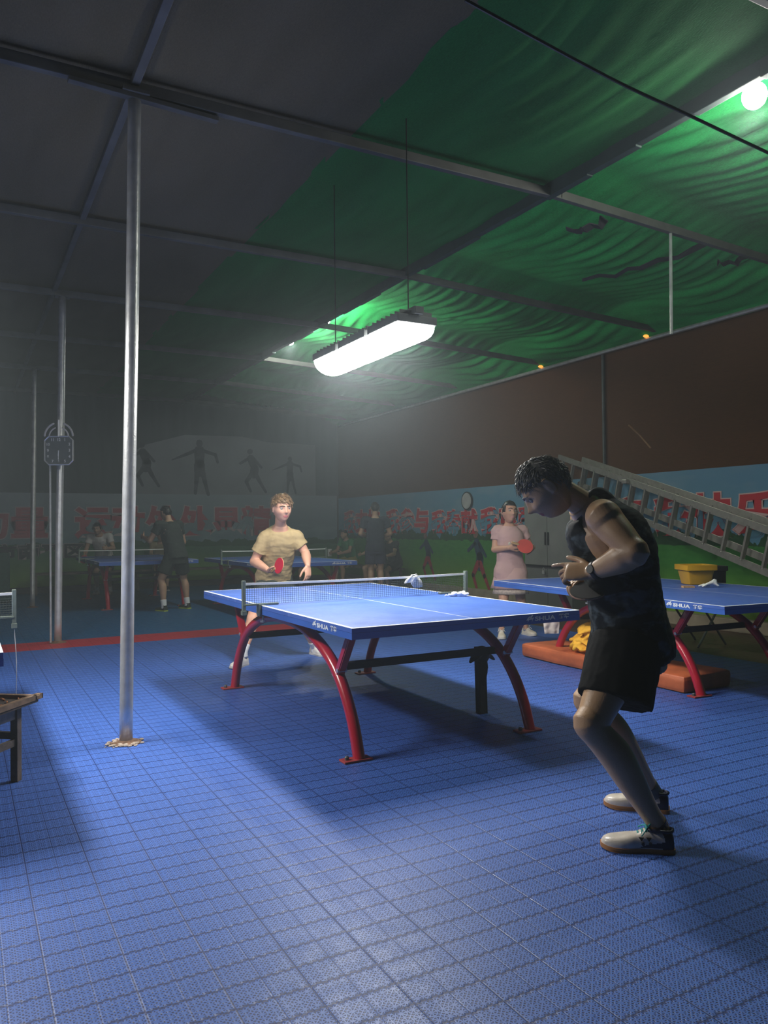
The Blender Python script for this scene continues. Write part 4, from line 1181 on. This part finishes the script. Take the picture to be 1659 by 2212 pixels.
def shirt(root, m, pel, ch, nk, latP, latS, shL, shR, elL, elR, sleeve=.5, s=1.0, grow=1.13, hem=.10, neckr=(.085, .075), vox=.008, wr=.008, tank=False, flare=1.0, sl_r=.068, name='t_shirt', trim=None, hem_pts=None, depthk=1.0, clear=None):
    bm = bmesh.new(); pel, ch, nk = Vector(pel), Vector(ch), Vector(nk)
    low = pel - (ch - pel).normalized() * hem * s
    wst = pel.lerp(ch, .42)
    if tank:
        tr = [(.176 * flare, .138 * flare), (.178 * flare, .142 * flare), (.170, .135), (.165, .142), (.118, .138), (.088, .098), (.070, .06)]
    else:
        tr = [(.178 * flare, .135 * flare), (.178 * flare, .135 * flare), (.162, .125), (.172, .130), (.158, .120), (.105, .09), neckr]
    torso_rings(bm, [low, pel, wst, ch, ch.lerp(nk, .5), ch.lerp(nk, .84), nk - (nk - ch).normalized() * (.012 if not tank else .03)], [(a * s * grow / 1.1, b * s * grow * depthk / 1.1) for a, b in tr], latP, latS, 28)
    if not tank:
        for S, E in ((shL, elL), (shR, elR)):
            S = Vector(S); E = Vector(E); q = S.lerp(ch.lerp(nk, .45), .55); e = S.lerp(E, sleeve)
            tube(bm, [q, S + (S - q) * .12, S.lerp(E, sleeve * .5), e], [.078 * s, .067 * s, (sl_r - .003) * s, (sl_r + .002) * s], 18, 4)
    d = lambda p, n_: wr * (fbm(p + Vector((3, 1, 2)), 5) * .8 + fbm(Vector((p.x * 1.0, p.y * 1.0, p.z * 2.2)), 12) * .35)
    bm = remesh(bm, vox, 2, disp=d)
    if clear: pull_in(bm, clear, ch)
    return obj(name, bm, m, root, smooth=True)
def pull_in(bm, segs, ch):
    for v in bm.verts:
        for S, E, r in segs:
            ax = E - S; t = max(-.1, min(.8, (v.co - S).dot(ax) / ax.length_squared)); q = S + ax * t; dv = v.co - q
            if dv.length < r:
                k = (1 - dv.length / r); to = (ch - v.co); to.z *= .3
                v.co += to.normalized() * (.03 + .085 * k)
def shorts(root, m, pel, latP, hips, knees, s=1.0, l=.55, r0=.115, r1=.125, vox=.008, wr=.007, name='shorts', topr=(.175, .13), drop=None):
    bm = bmesh.new(); pel = Vector(pel)
    up = Vector((0, 0, 1))
    upd = (pel - (Vector(hips[0]) + Vector(hips[1])) / 2); upd = upd.normalized() if upd.length > .02 else up
    torso_rings(bm, [pel - upd * .12 * s, pel - upd * .04 * s, pel + upd * .07 * s], [(topr[0] * s, topr[1] * s)] * 3, latP, latP, 24, 3)
    for H_, K in zip(hips, knees):
        H_ = Vector(H_); K = Vector(K); e = H_.lerp(K, l)
        tube(bm, [H_ + (H_ - K) * .08, H_.lerp(K, l * .4), e], [r0 * s * .95, (r0 + r1) / 2 * s, r1 * s], 22, 4)
    d = lambda p, n_: wr * (fbm(p + Vector((7, 2, 1)), 6) + fbm(Vector((p.x * 1.6, p.y * 1.6, p.z * .5)), 14) * .4)
    bm = remesh(bm, vox, 2, disp=d)
    return obj(name, bm, m, root, smooth=True)
def sock(root, A, K, m, h=.35, s=1.0, r=.042, a0=-.03):
    bm = bmesh.new(); A = Vector(A); K = Vector(K)
    tube(bm, [A + Vector((0, 0, a0)), A, A.lerp(K, h * .5), A.lerp(K, h)], [r * s, r * s * .95, r * s, r * s * 1.05], 16, 3); obj('sock', bm, m, root, smooth=True)
def racket(c, nrm, hdir, label, m_face, tail=.1, r=.076, m_back=None):
    """blade centre c, face normal, handle direction"""
    nrm = Vector(nrm).normalized(); hd = Vector(hdir); hd = (hd - nrm * hd.dot(nrm)).normalized(); sd = nrm.cross(hd)
    c = Vector(c); t = empty('table_tennis_racket', c, label, 'racket')
    def outline(k): return [(math.sin(a) * r * k * .98, -math.cos(a) * r * k * 1.05 - (0 if abs(a) < 2.6 else 0)) for a in [2 * PI * i / 32 for i in range(32)]]
    o = lambda k, z, dep, m_, nm: obj(nm, (lambda b: (prism(b, outline(k), sd, -hd, c + nrm * z, dep, nrm), b)[1])(bmesh.new()), m_, t)
    o(1.0, -.003, .006, mat('racket_wood', (.45, .28, .14), .5), 'blade'); o(.985, .003, .002, m_face, 'rubber'); o(.985, -.005, .002, m_back or M_black, 'rubber')
    bm = bmesh.new(); tube(bm, [c + hd * (r * .8), c + hd * (r + .02), c + hd * (r + tail)], [(.016, .010), (.014, .011), (.017, .013)], 12, 3, ref=sd); obj('handle', bm, MATS['racket_wood'], t, smooth=True)
    return t

# ---- materials for people
SK_man = skin_mat('skin_tan', (.50, .31, .17), .40); SK_boy = skin_mat('skin_fair', (.66, .36, .25), .5); SK_girl = skin_mat('skin_light', (.60, .33, .22), .5); SK_bg = skin_mat('skin_mid', (.40, .24, .16), .55)
LIP = mat('lips', (.45, .14, .12), .45, var=.05)
H_grey = mat('hair_greying', (.14, .135, .125), .38, 0, .7, 60); H_blond = mat('hair_light_brown', (.20, .12, .06), .5, 0, .35, 60); H_black = mat('hair_black', (.012, .010, .010), .4, 0, .3, 60)

# ---- man in black, right foreground, serving stance, facing left
F = camv(-.96, .28); Lf = camv(-.28, -.96)      # facing, his left side
up = Vector((0, 0, 1))
m = {}
pel = at(1366, 1392, 3.30); chs = at(1333, 1195, 3.28); nk = at(1263, 1092, 3.27)
hf = camv(-.66, .16, -.73); hu = (camv(-.72, .10, .68))
sp = dict(base=(at(1385, 1830, 3.2).x, at(1385, 1830, 3.2).y, 0), s=1.03, bulk=1.06, pelvis=pel, chest=chs, neck=nk, head=at(1181, 1052, 3.22), hf=hf, hu=hu, hs=1.08,
          latP=Lf, latS=camv(-.10, -.99), skin=SK_man, hairm=H_grey, lipm=LIP, voxel=.0042, sm=4, handk=1.12,
          shL=at(1302, 1117, 3.11), elL=at(1372, 1193, 2.97), wrL=at(1281, 1236, 3.13), hdL=camv(-.85, .45, .02), pnL=camv(.25, .55, -.55), tsL=-1, hkL=dict(curls=(12, 55, 70, 75), thumb=10),
          shR=at(1268, 1120, 3.46), elR=at(1330, 1200, 3.56), wrR=at(1288, 1262, 3.34), hdR=camv(-.8, -.25, .1), pnR=camv(-.1, -.2, -.9), tsR=1, hkR=dict(curls=(55, 65, 70, 75), thumb=40),
          hipL=at(1352, 1395, 3.21), knL=at(1277, 1563, 3.05), anL=at(1424, 1786, 3.08), hipR=at(1345, 1385, 3.42), knR=at(1274, 1512, 3.34), anR=at(1417, 1722, 3.49), arm=1.24, leg=1.10, back=camv(.9, .2, -.2), hair='short', hn=1100)
man, Tm, _ = person('person in camouflage tank top and black shorts bending forward at near table end', sp)
m_tank, g = newmat('camo_tank', .8, 0, .2)
vec, X, Y, Z = g.obj()
nzz = g.noise(g.mapping(vec, (1, 1, 1.8)), 9, 5, .6); n2 = g.noise(vec, 26, 3, .4)
f1 = g.m('MULTIPLY', g.m('SUBTRACT', g.m('ADD', g.m('MULTIPLY', nzz, .8), g.m('MULTIPLY', n2, .2)), .50, clamp=True), 9.0, clamp=True)
g.link(g.mix(f1, (.012, .015, .018), (.09, .115, .125)), g.b.inputs['Base Color'])
M_tank = m_tank; M_bshort = mat('black_shorts_cloth', (.004, .004, .0045), .9, 0, .1, 8, spec=.15)
shirt(man, M_tank, pel - Vector((0, 0, -.01)), chs, nk, Lf, camv(-.10, -.99), None, None, None, None, s=1.03, grow=1.16, tank=True, hem=.07, flare=1.0, vox=.007, wr=.012, name='tank_top', depthk=1.06, clear=[(Vector(sp['shL']), Vector(sp['elL']), .10), (Vector(sp['shR']), Vector(sp['elR']), .10)])
# shoulder straps
bm = bmesh.new()
for yy, a, b, c_ in ((3.25, (1256, 1140), (1281, 1064), (1322, 1090)), (3.38, (1250, 1140), (1276, 1066), (1325, 1096))):
    tube(bm, [at(*a, yy), at((a[0] + b[0]) / 2 - 3, (a[1] + b[1]) / 2 - 5, yy - .02), at(*b, yy), at((b[0] + c_[0]) / 2, b[1] + 2, yy + .01), at(*c_, yy + .02)], [(.04, .03), (.030, .020), (.026, .016), (.030, .024), (.035, .03)], 14, 4, 'round', ref=Lf)
bm = remesh(bm, .006, 1); pull_in(bm, [(Vector(sp['shL']) , Vector(sp['elL']), .085)], chs); obj('shoulder_strap', bm, M_tank, man, smooth=True)
shorts(man, M_bshort, pel + Vector((0, 0, -.02)), Lf, (sp['hipL'], sp['hipR']), (at(1318, 1560, 3.10), at(1322, 1545, 3.38)), 1.03, .74, .142, .145, wr=.006, topr=(.195, .16))
SH_w = mat('shoe_white', (.62, .56, .48), .35, 0, .15, 20, coat=.3); SH_gum = mat('gum_sole', (.45, .20, .06), .5); SH_navy = mat('shoe_navy', (.012, .015, .045), .4); LACE = mat('teal_laces', (.01, .30, .27), .6)
hL = at(1457, 1838, 3.05); hL.z = 0; tL = at(1297, 1822, 3.10); tL.z = 0; shoe(man, hL, tL, SH_w, SH_gum, LACE, 1.08, dark_heel=SH_navy, logo=1 if (tL - hL).cross(up).dot(camv(0, -1)) > 0 else -1)
hR = at(1447, 1752, 3.46); hR.z = 0; tR = at(1304, 1738, 3.56); tR.z = 0; shoe(man, hR, tR, SH_w, SH_gum, None, 1.05, dark_heel=SH_navy)
sock(man, sp['anR'], sp['knR'], mat('grey_sock', (.10, .12, .12), .9, 0, .2, 30), .13, 1, .041, -.05)
sock(man, sp['anL'], sp['knL'], SH_navy, .04, 1, .040, -.03)
# watch
W = Vector(sp['wrL']); E_ = Vector(sp['elL']); dw = (E_ - W).normalized(); c = W + dw * .022
bm = bmesh.new(); tube(bm, [c - dw * .012, c - dw * .010, c + dw * .010, c + dw * .012], [.036, .0405, .0405, .036], 24); wt = obj('watch_band', bm, M_black, man, smooth=True)
xx, yy, _z = basis(dw); nn = (camv(-.4, -.8, .3) - dw * camv(-.4, -.8, .3).dot(dw)).normalized()
bm = bmesh.new(); lathe(bm, [(0, 0), (.018, 0), (.019, .004), (.017, .010), (0, .010)], c + nn * .035, 20, nn); obj('watch_case', bm, M_black, wt)
racket(at(1272, 1276, 3.20), camv(-.15, -.35, .9), camv(.8, .5, .1), 'dark racket held low in the right hand of the man in black', M_black, .09, m_back=mat('rubber_red', (.45, .01, .04), .5))

# ---- young player in tan at the far end of the main table
def D3(px, py, Y): return at(px, py, Y)
F = camv(.22, -.97); up = Vector((0, 0, 1)); Lf = camv(.97, .22)
pel = at(592, 1246, 7.62); chs = at(603, 1172, 7.42); nk = at(606, 1139, 7.33)
sp = dict(base=(at(600, 1425, 7.45).x, at(600, 1425, 7.45).y, 0), s=1.0, bulk=.96, pelvis=pel, chest=chs, neck=nk, head=at(609, 1098, 7.23), hf=camv(.48, -.85, -.16), hu=camv(.03, -.12, 1), hs=1.12,
          latP=camv(.99, .1), latS=camv(.99, .12), skin=SK_boy, hairm=H_blond, lipm=mat('lips_pink', (.55, .16, .15), .45, var=.05), voxel=.006, sm=1,
          shL=at(638, 1160, 7.40), elL=at(660, 1194, 7.42), wrL=at(665, 1222, 7.22), hdL=camv(.03, -.15, -1), pnL=camv(-.6, .5, -.1), tsL=-1, hkL=dict(curls=(25, 32, 38, 42), thumb=18),
          shR=at(574, 1161, 7.35), elR=at(549, 1213, 7.38), wrR=at(580, 1232, 7.18), hdR=camv(.85, -.45, -.18), pnR=camv(.25, .1, .9), tsR=1, hkR=dict(curls=(45, 62, 66, 70), thumb=35),
          hipL=at(612, 1262, 7.64), knL=at(650, 1332, 7.50), anL=at(680, 1398, 7.78), hipR=at(574, 1262, 7.60), knR=at(546, 1335, 7.34), anR=at(526, 1408, 7.20), back=camv(0, .8, 0), hair='fringe', hn=600)
boy, Tb, _ = person('young person in tan t-shirt and dark shorts holding a red racket behind the main table', sp)
M_tan = mat('tan_cotton', (.44, .33, .17), .85, 0, .10, 4, .15, 200)
shirt(boy, M_tan, pel, chs, nk, camv(.99, .1), camv(.99, .12), sp['shL'], sp['shR'], sp['elL'], sp['elR'], .62, 1.0, 1.10, .06, wr=.012, vox=.008, sl_r=.070, flare=1.0, neckr=(.075, .07))
shorts(boy, mat('dark_olive_shorts', (.035, .045, .04), .85, 0, .1, 8), pel + Vector((0, 0, -.03)), camv(.99, .1), (sp['hipL'], sp['hipR']), (sp['knL'], sp['knR']), 1.0, .82, .10, .105)
M_sock = mat('white_sock', (.66, .68, .70), .9, 0, .06, 30); SH_b = mat('shoe_offwhite', (.70, .67, .62), .5, 0, .08, 20); SH_bs = mat('sole_white', (.60, .58, .54), .6)
for A_, K_ in ((sp['anL'], sp['knL']), (sp['anR'], sp['knR'])): sock(boy, A_, K_, M_sock, .22, 1, .041, -.05)
a = Vector(sp['anR']); hh = a + camv(.35, .9) * .05; hh.z = 0; tt = a + camv(-.35, -.9) * .20; tt.z = 0; shoe(boy, hh, tt, SH_b, SH_bs, SH_b, 1.05)
a = Vector(sp['anL']); hh = a + camv(-.6, .7) * .06; hh.z = 0; tt = a + camv(.6, -.7) * .20; tt.z = 0; shoe(boy, hh, tt, SH_b, SH_bs, SH_b, 1.05)
racket(at(603, 1222, 7.04), camv(-.78, -.60, .15), camv(-.55, .75, -.45), 'red racket held in front of the young player in tan', mat('racket_red', (.62, .012, .05), .45), .06, .074)

# ---- girl in pink beside the right table
Lf = camv(.95, .3)
pel = at(1103, 1232, 8.86); chs = at(1101, 1168, 8.82); nk = at(1100, 1133, 8.80)
sp = dict(base=(at(1108, 1375, 8.85).x, at(1108, 1375, 8.85).y, 0), s=.92, bulk=.90, pelvis=pel, chest=chs, neck=nk, head=at(1100, 1106, 8.76), hf=camv(.30, -.94, .02), hu=camv(.10, .0, 1), hs=1.18,
          latP=camv(.97, .2), latS=camv(.97, .2), skin=SK_girl, hairm=H_black, lipm=mat('lips_smile', (.65, .30, .26), .4, var=.05), voxel=.0062, sm=1, arm=.9, leg=.92,
          shL=at(1128, 1145, 8.88), elL=at(1146, 1180, 8.93), wrL=at(1152, 1183, 8.66), hdL=camv(-.5, -.75, -.1), pnL=camv(-.7, .4, .1), tsL=1, hkL=dict(curls=(50, 55, 60, 62), thumb=30),
          shR=at(1074, 1146, 8.82), elR=at(1068, 1187, 8.80), wrR=at(1100, 1183, 8.62), hdR=camv(.9, -.2, .25), pnR=camv(.1, .8, .1), tsR=-1, hkR=dict(curls=(50, 55, 60, 62), thumb=30),
          hipL=at(1118, 1245, 8.88), knL=at(1127, 1308, 8.90), anL=at(1137, 1362, 9.0), hipR=at(1090, 1245, 8.84), knR=at(1087, 1310, 8.78), anR=at(1083, 1368, 8.78), back=camv(0, .8, 0), hair='tied', hn=220)
girl, Tg, _ = person('smiling person in pale pink dress holding a red racket beside the right table', sp)
M_pink = mat('pink_cotton', (.62, .40, .38), .85, 0, .07, 5, .15, 200)
shirt(girl, M_pink, pel, chs, nk, camv(.97, .2), camv(.97, .2), sp['shL'], sp['shR'], sp['elL'], sp['elR'], .5, .92, 1.10, .12, wr=.008, vox=.008, sl_r=.066, flare=1.16, name='tunic', neckr=(.075, .07))
bm = bmesh.new(); rings = []; c0 = pel
for z, r in ((.03, .17), (-.05, .185), (-.14, .205), (-.20, .222)):
    rings.append([c0 + Vector((0, 0, z)) + camv(1, 0) * (r * math.cos(2 * PI * j / 48) * (1 + .05 * math.cos(j * PI / 2.4) * (-z + .05) * 4)) + camv(0, 1) * (r * .8 * math.sin(2 * PI * j / 48)) for j in range(48)])
loft(bm, rings); obj('skirt', bm, M_pink, girl, smooth=True)
bm = bmesh.new(); rings = []
for z, r in ((-.12, .17), (-.22, .195), (-.262, .20)):
    rings.append([c0 + Vector((0, 0, z)) + camv(1, 0) * (r * math.cos(2 * PI * j / 64) * (1 + .04 * math.cos(j * PI / 2) * (-z - .1) * 8)) + camv(0, 1) * (r * .8 * math.sin(2 * PI * j / 64)) for j in range(64)])
loft(bm, rings); obj('lace_hem', bm, mat('cream_lace', (.60, .50, .42), .9, 0, .25, 60), girl, smooth=True)
bm = bmesh.new()
for dx, dz in ((-.02, 0), (.03, .01)):
    ellipsoid(bm, chs + camv(dx, -.115) * 1.0 * .0 + camv(1, 0) * dx + camv(0, -1) * .118 + Vector((0, 0, -.03 + dz)), (.022, .006, .02), None, 10, 6)
obj('chest_print', bm, mat('print_cream', (.7, .66, .6), .8), girl, smooth=True)
for k_ in ('L', 'R'):
    a = Vector(sp['an' + k_]); dd = camv(.45, -.9) if k_ == 'L' else camv(-.1, -1)
    hh = a - dd * .06; hh.z = 0; tt = a + dd * .17; tt.z = 0; shoe(girl, hh, tt, mat('cream_shoe', (.66, .60, .50), .6, 0, .1, 20), SH_bs, SH_b, .98)
    sock(girl, sp['an' + k_], sp['kn' + k_], mat('grey_ankle_sock', (.30, .30, .34), .9), .10, .9, .040, -.04)
racket(at(1134, 1180, 8.555), camv(.1, -.9, .35), camv(-.9, .0, .25), 'red racket held flat by the person in pink', mat('racket_orange_red', (.55, .05, .04), .5), .07, .085)

# ---- background players and sitters, smaller in the photo
def simple_person(label, base, face, height, top_m, short_m, skin, hairm, pose='stand', sleeve=.55, hairstyle='short', arms=None, legs_bare=True, sh_m=None, so_m=None, group=None, lean=0.0, seat=.44, bulk=1.0, head_turn=0.0, sock_m=None, crouch=0.0, gap=.11, longp=None):
    b = Vector(base); f = Vector(face).normalized(); l = up.cross(f).normalized(); s = height / 1.74
    def P(x, y, z): return b + l * (x * s) + f * (y * s) + up * (z * s)
    if pose == 'stand':
        hz = .93 - crouch
        pel = P(0, -crouch * .4, hz); chs = P(0, lean * .30 - crouch * .4, hz + .33 - lean * .05); nk = P(0, lean * .48 - crouch * .4, hz + .53 - lean * .12)
        hd = P(0, lean * .62 - crouch * .4 + .02, hz + .69 - lean * .18)
        legs = {k: dict(hip=P(sx_ * .09, -crouch * .4, hz - .03), kn=P(sx_ * (gap + .01), crouch * .6 + .01, .50 - crouch * .3), an=P(sx_ * (gap + .02), -.02, .085)) for k, sx_ in (('L', 1), ('R', -1))}
    else:
        hz = seat / s + .155
        pel = P(0, -.18, hz); chs = P(0, -.14 + lean * .3, hz + .32); nk = P(0, -.12 + lean * .5, hz + .52 - lean * .12); hd = P(0, -.08 + lean * .62, hz + .67 - lean * .2)
        legs = {k: dict(hip=P(sx_ * .09, -.16, hz - .01), kn=P(sx_ * .13, .26, .50), an=P(sx_ * .12, .24, .085)) for k, sx_ in (('L', 1), ('R', -1))}
    ff = (f + l * head_turn - up * lean * .4).normalized()
    A = arms or {}
    def armd(k, sx_):
        S = chs.lerp(nk, .78) + l * (sx_ * .185 * s)
        if k in A:
            e, w, hd_ = A[k]; E = S + l * (e[0] * s) + f * (e[1] * s) + up * (e[2] * s); Wr = E + l * (w[0] * s) + f * (w[1] * s) + up * (w[2] * s); return S, E, Wr, l * hd_[0] + f * hd_[1] + up * hd_[2]
        return S, S + l * (sx_ * .06 * s) + f * (.0) - up * (.28 * s), S + l * (sx_ * .07 * s) + f * (.08 * s) - up * (.52 * s), (f * .2 - up)
    SL_, EL_, WL_, HL_ = armd('L', 1); SR_, ER_, WR_, HR_ = armd('R', -1)
    sp = dict(base=(b.x, b.y, 0), s=s, bulk=bulk, pelvis=pel, chest=chs, neck=nk, head=hd, hf=ff, hu=up + f * lean * .3, latP=l, latS=l, skin=skin, hairm=hairm, voxel=.009, sm=1,
              shL=SL_, elL=EL_, wrL=WL_, hdL=HL_, pnL=-l, tsL=-1, hkL=dict(fr=.010), shR=SR_, elR=ER_, wrR=WR_, hdR=HR_, pnR=l, tsR=1, hkR=dict(fr=.010),
              hipL=legs['L']['hip'], knL=legs['L']['kn'], anL=legs['L']['an'], hipR=legs['R']['hip'], knR=legs['R']['kn'], anR=legs['R']['an'], back=-f * .8, hair=hairstyle, hn=110, group=group)
    root, T_, _ = person(label, sp)
    shirt(root, top_m, pel, chs, nk, l, l, SL_, SR_, EL_, ER_, sleeve, s, 1.10 * bulk ** .3, .10 if pose == 'stand' else .03, vox=.012, wr=.010)
    shorts(root, short_m, pel - up * .03, l, (legs['L']['hip'], legs['R']['hip']), (legs['L']['kn'], legs['R']['kn']), s, longp or .75, .10, .112, vox=.012)
    for k in ('L', 'R'):
        a = legs[k]['an']; hh = a - f * .06 * s; hh.z = 0; tt = a + f * .19 * s; tt.z = 0
        shoe(root, hh, tt, sh_m or M_black, so_m or SH_bs, None, s * 1.05)
        if sock_m: sock(root, a, legs[k]['kn'], sock_m, .22, s, .044, -.04)
    return root, sp
c1 = mat('white_polo', (.55, .53, .52), .85, 0, .06, 5); c2 = mat('black_tee', (.018, .026, .024), .85, 0, .1, 6); c3 = mat('navy_tee', (.015, .022, .04), .85, 0, .1, 6); c4 = mat('navy_shorts', (.02, .022, .05), .85)
c5 = mat('black_green_shorts', (.014, .022, .018), .85); c6 = mat('green_tee', (.03, .20, .07), .85); c7 = mat('grey_cream_top', (.42, .43, .38), .85); c8 = mat('ochre_top', (.22, .18, .10), .85); c9 = mat('dusky_pink_top', (.40, .32, .36), .85)
vol = mat('yellow_green_sole', (.40, .50, .05), .6)
b0 = at(224, 1290, 15.05); b0.z = 0
w_, spw = simple_person('person in white collared top crouching with a red racket behind the far left table', b0, camv(.05, -1), 1.66, c1, c4, SK_bg, H_black, lean=.7, crouch=.16, sh_m=SH_b, sock_m=M_sock,
              arms={'R': ((-.07, .02, -.25), (.02, .16, -.14), (.1, .9, -.3)), 'L': ((.10, .05, -.24), (-.05, .2, .0), (-.2, .9, .1))}, hairstyle='bob')
racket(Vector(spw['wrR']) + camv(.05, -.16, -.06) * .16, camv(0, -.9, .3), camv(-.1, .6, .7), 'small red racket held by the distant player in white', MATS['racket_red'], .06, .08)
b0 = at(378, 1315, 12.1); b0.z = 0
simple_person('person in black t-shirt and yellow-green soled shoes, back turned, near the far left table', b0, camv(-.80, .60), 1.76, c2, c5, SK_bg, H_black, lean=.35, crouch=.07, gap=.20, sh_m=mat('shoe_black_green', (.02, .03, .02), .6), so_m=vol, sock_m=M_sock,
              arms={'R': ((-.10, .02, -.27), (.0, .16, -.17), (.1, .9, -.3)), 'L': ((.10, .10, -.24), (-.05, .22, .05), (-.2, .9, .1))}, bulk=1.04)
b0 = at(812, 1262, 14.0); b0.z = 0
simple_person('person in dark navy t-shirt and shorts standing with back turned beyond the main table', b0, camv(-.1, 1), 1.70, c3, c4, SK_bg, H_black, sleeve=.6, sh_m=M_black, bulk=1.0,
              arms={'R': ((-.09, .0, -.26), (.10, .16, -.06), (.2, .9, .1)), 'L': ((.09, .0, -.26), (-.12, .16, -.04), (-.2, .9, .1))}, gap=.08)
def sit(px, py, _unused, label, face, top, sh_, hstyle='short', h=1.5, seat=.42, lean=.25, arms=None):
    b_ = Vector((px, py, 0))
    return simple_person(label, b_, face, h, top, sh_, SK_bg, H_black, pose='sit', hairstyle=hstyle, lean=lean, seat=seat, sh_m=M_black, group='people seated along the walls', arms=arms or {'R': ((-.05, .12, -.24), (.05, .2, -.04), (.1, 1, -.1)), 'L': ((.05, .12, -.24), (-.05, .2, -.04), (-.1, 1, -.1))})
sit(7.31, 15.15, 0, 'seated person in green top on the bench left of the navy-clad person', Vector((-1, -.3, 0)), c6, mat('ochre_shorts', (.30, .26, .08), .85))
sit(7.31, 13.75, 0, 'seated person in grey cream top right behind the navy-clad person', Vector((-1, -.2, 0)), c7, c4)
sit(7.31, 13.2, 0, 'seated person in dark clothes, rightmost sitter on the bench by the banner', Vector((-1, -.3, 0)), c2, c5, h=1.45)
sit(3.60, 16.25, 0, 'seated person in ochre top on the far bench', Vector((-.1, -1, 0)), c8, c5, h=1.5)
sit(6.55, 16.25, 0, 'seated person in dusky pink top on the far bench, behind the tan player', Vector((-.3, -1, 0)), c9, c4, h=1.5)
# face towel / white box in the sitter's hands
q = Vector((6.98, 15.30, .70)); bm = bmesh.new(); box(bm, q, (.08, .06, .16), None, .01); obj('white_box', bm, M_white, label='small white box held up beside the seated person in green', cat='box')
# ------------------------------------------------------------------ scattering haze, added to spread a glow round the lamps
nt = world.node_tree
vs_ = nt.nodes.new('ShaderNodeVolumeScatter')
vs_.inputs['Density'].default_value = .0105; vs_.inputs['Anisotropy'].default_value = .6; vs_.inputs['Color'].default_value = (.80, .93, 1.0, 1)
nt.links.new(vs_.outputs[0], nt.nodes['World Output'].inputs['Volume'])
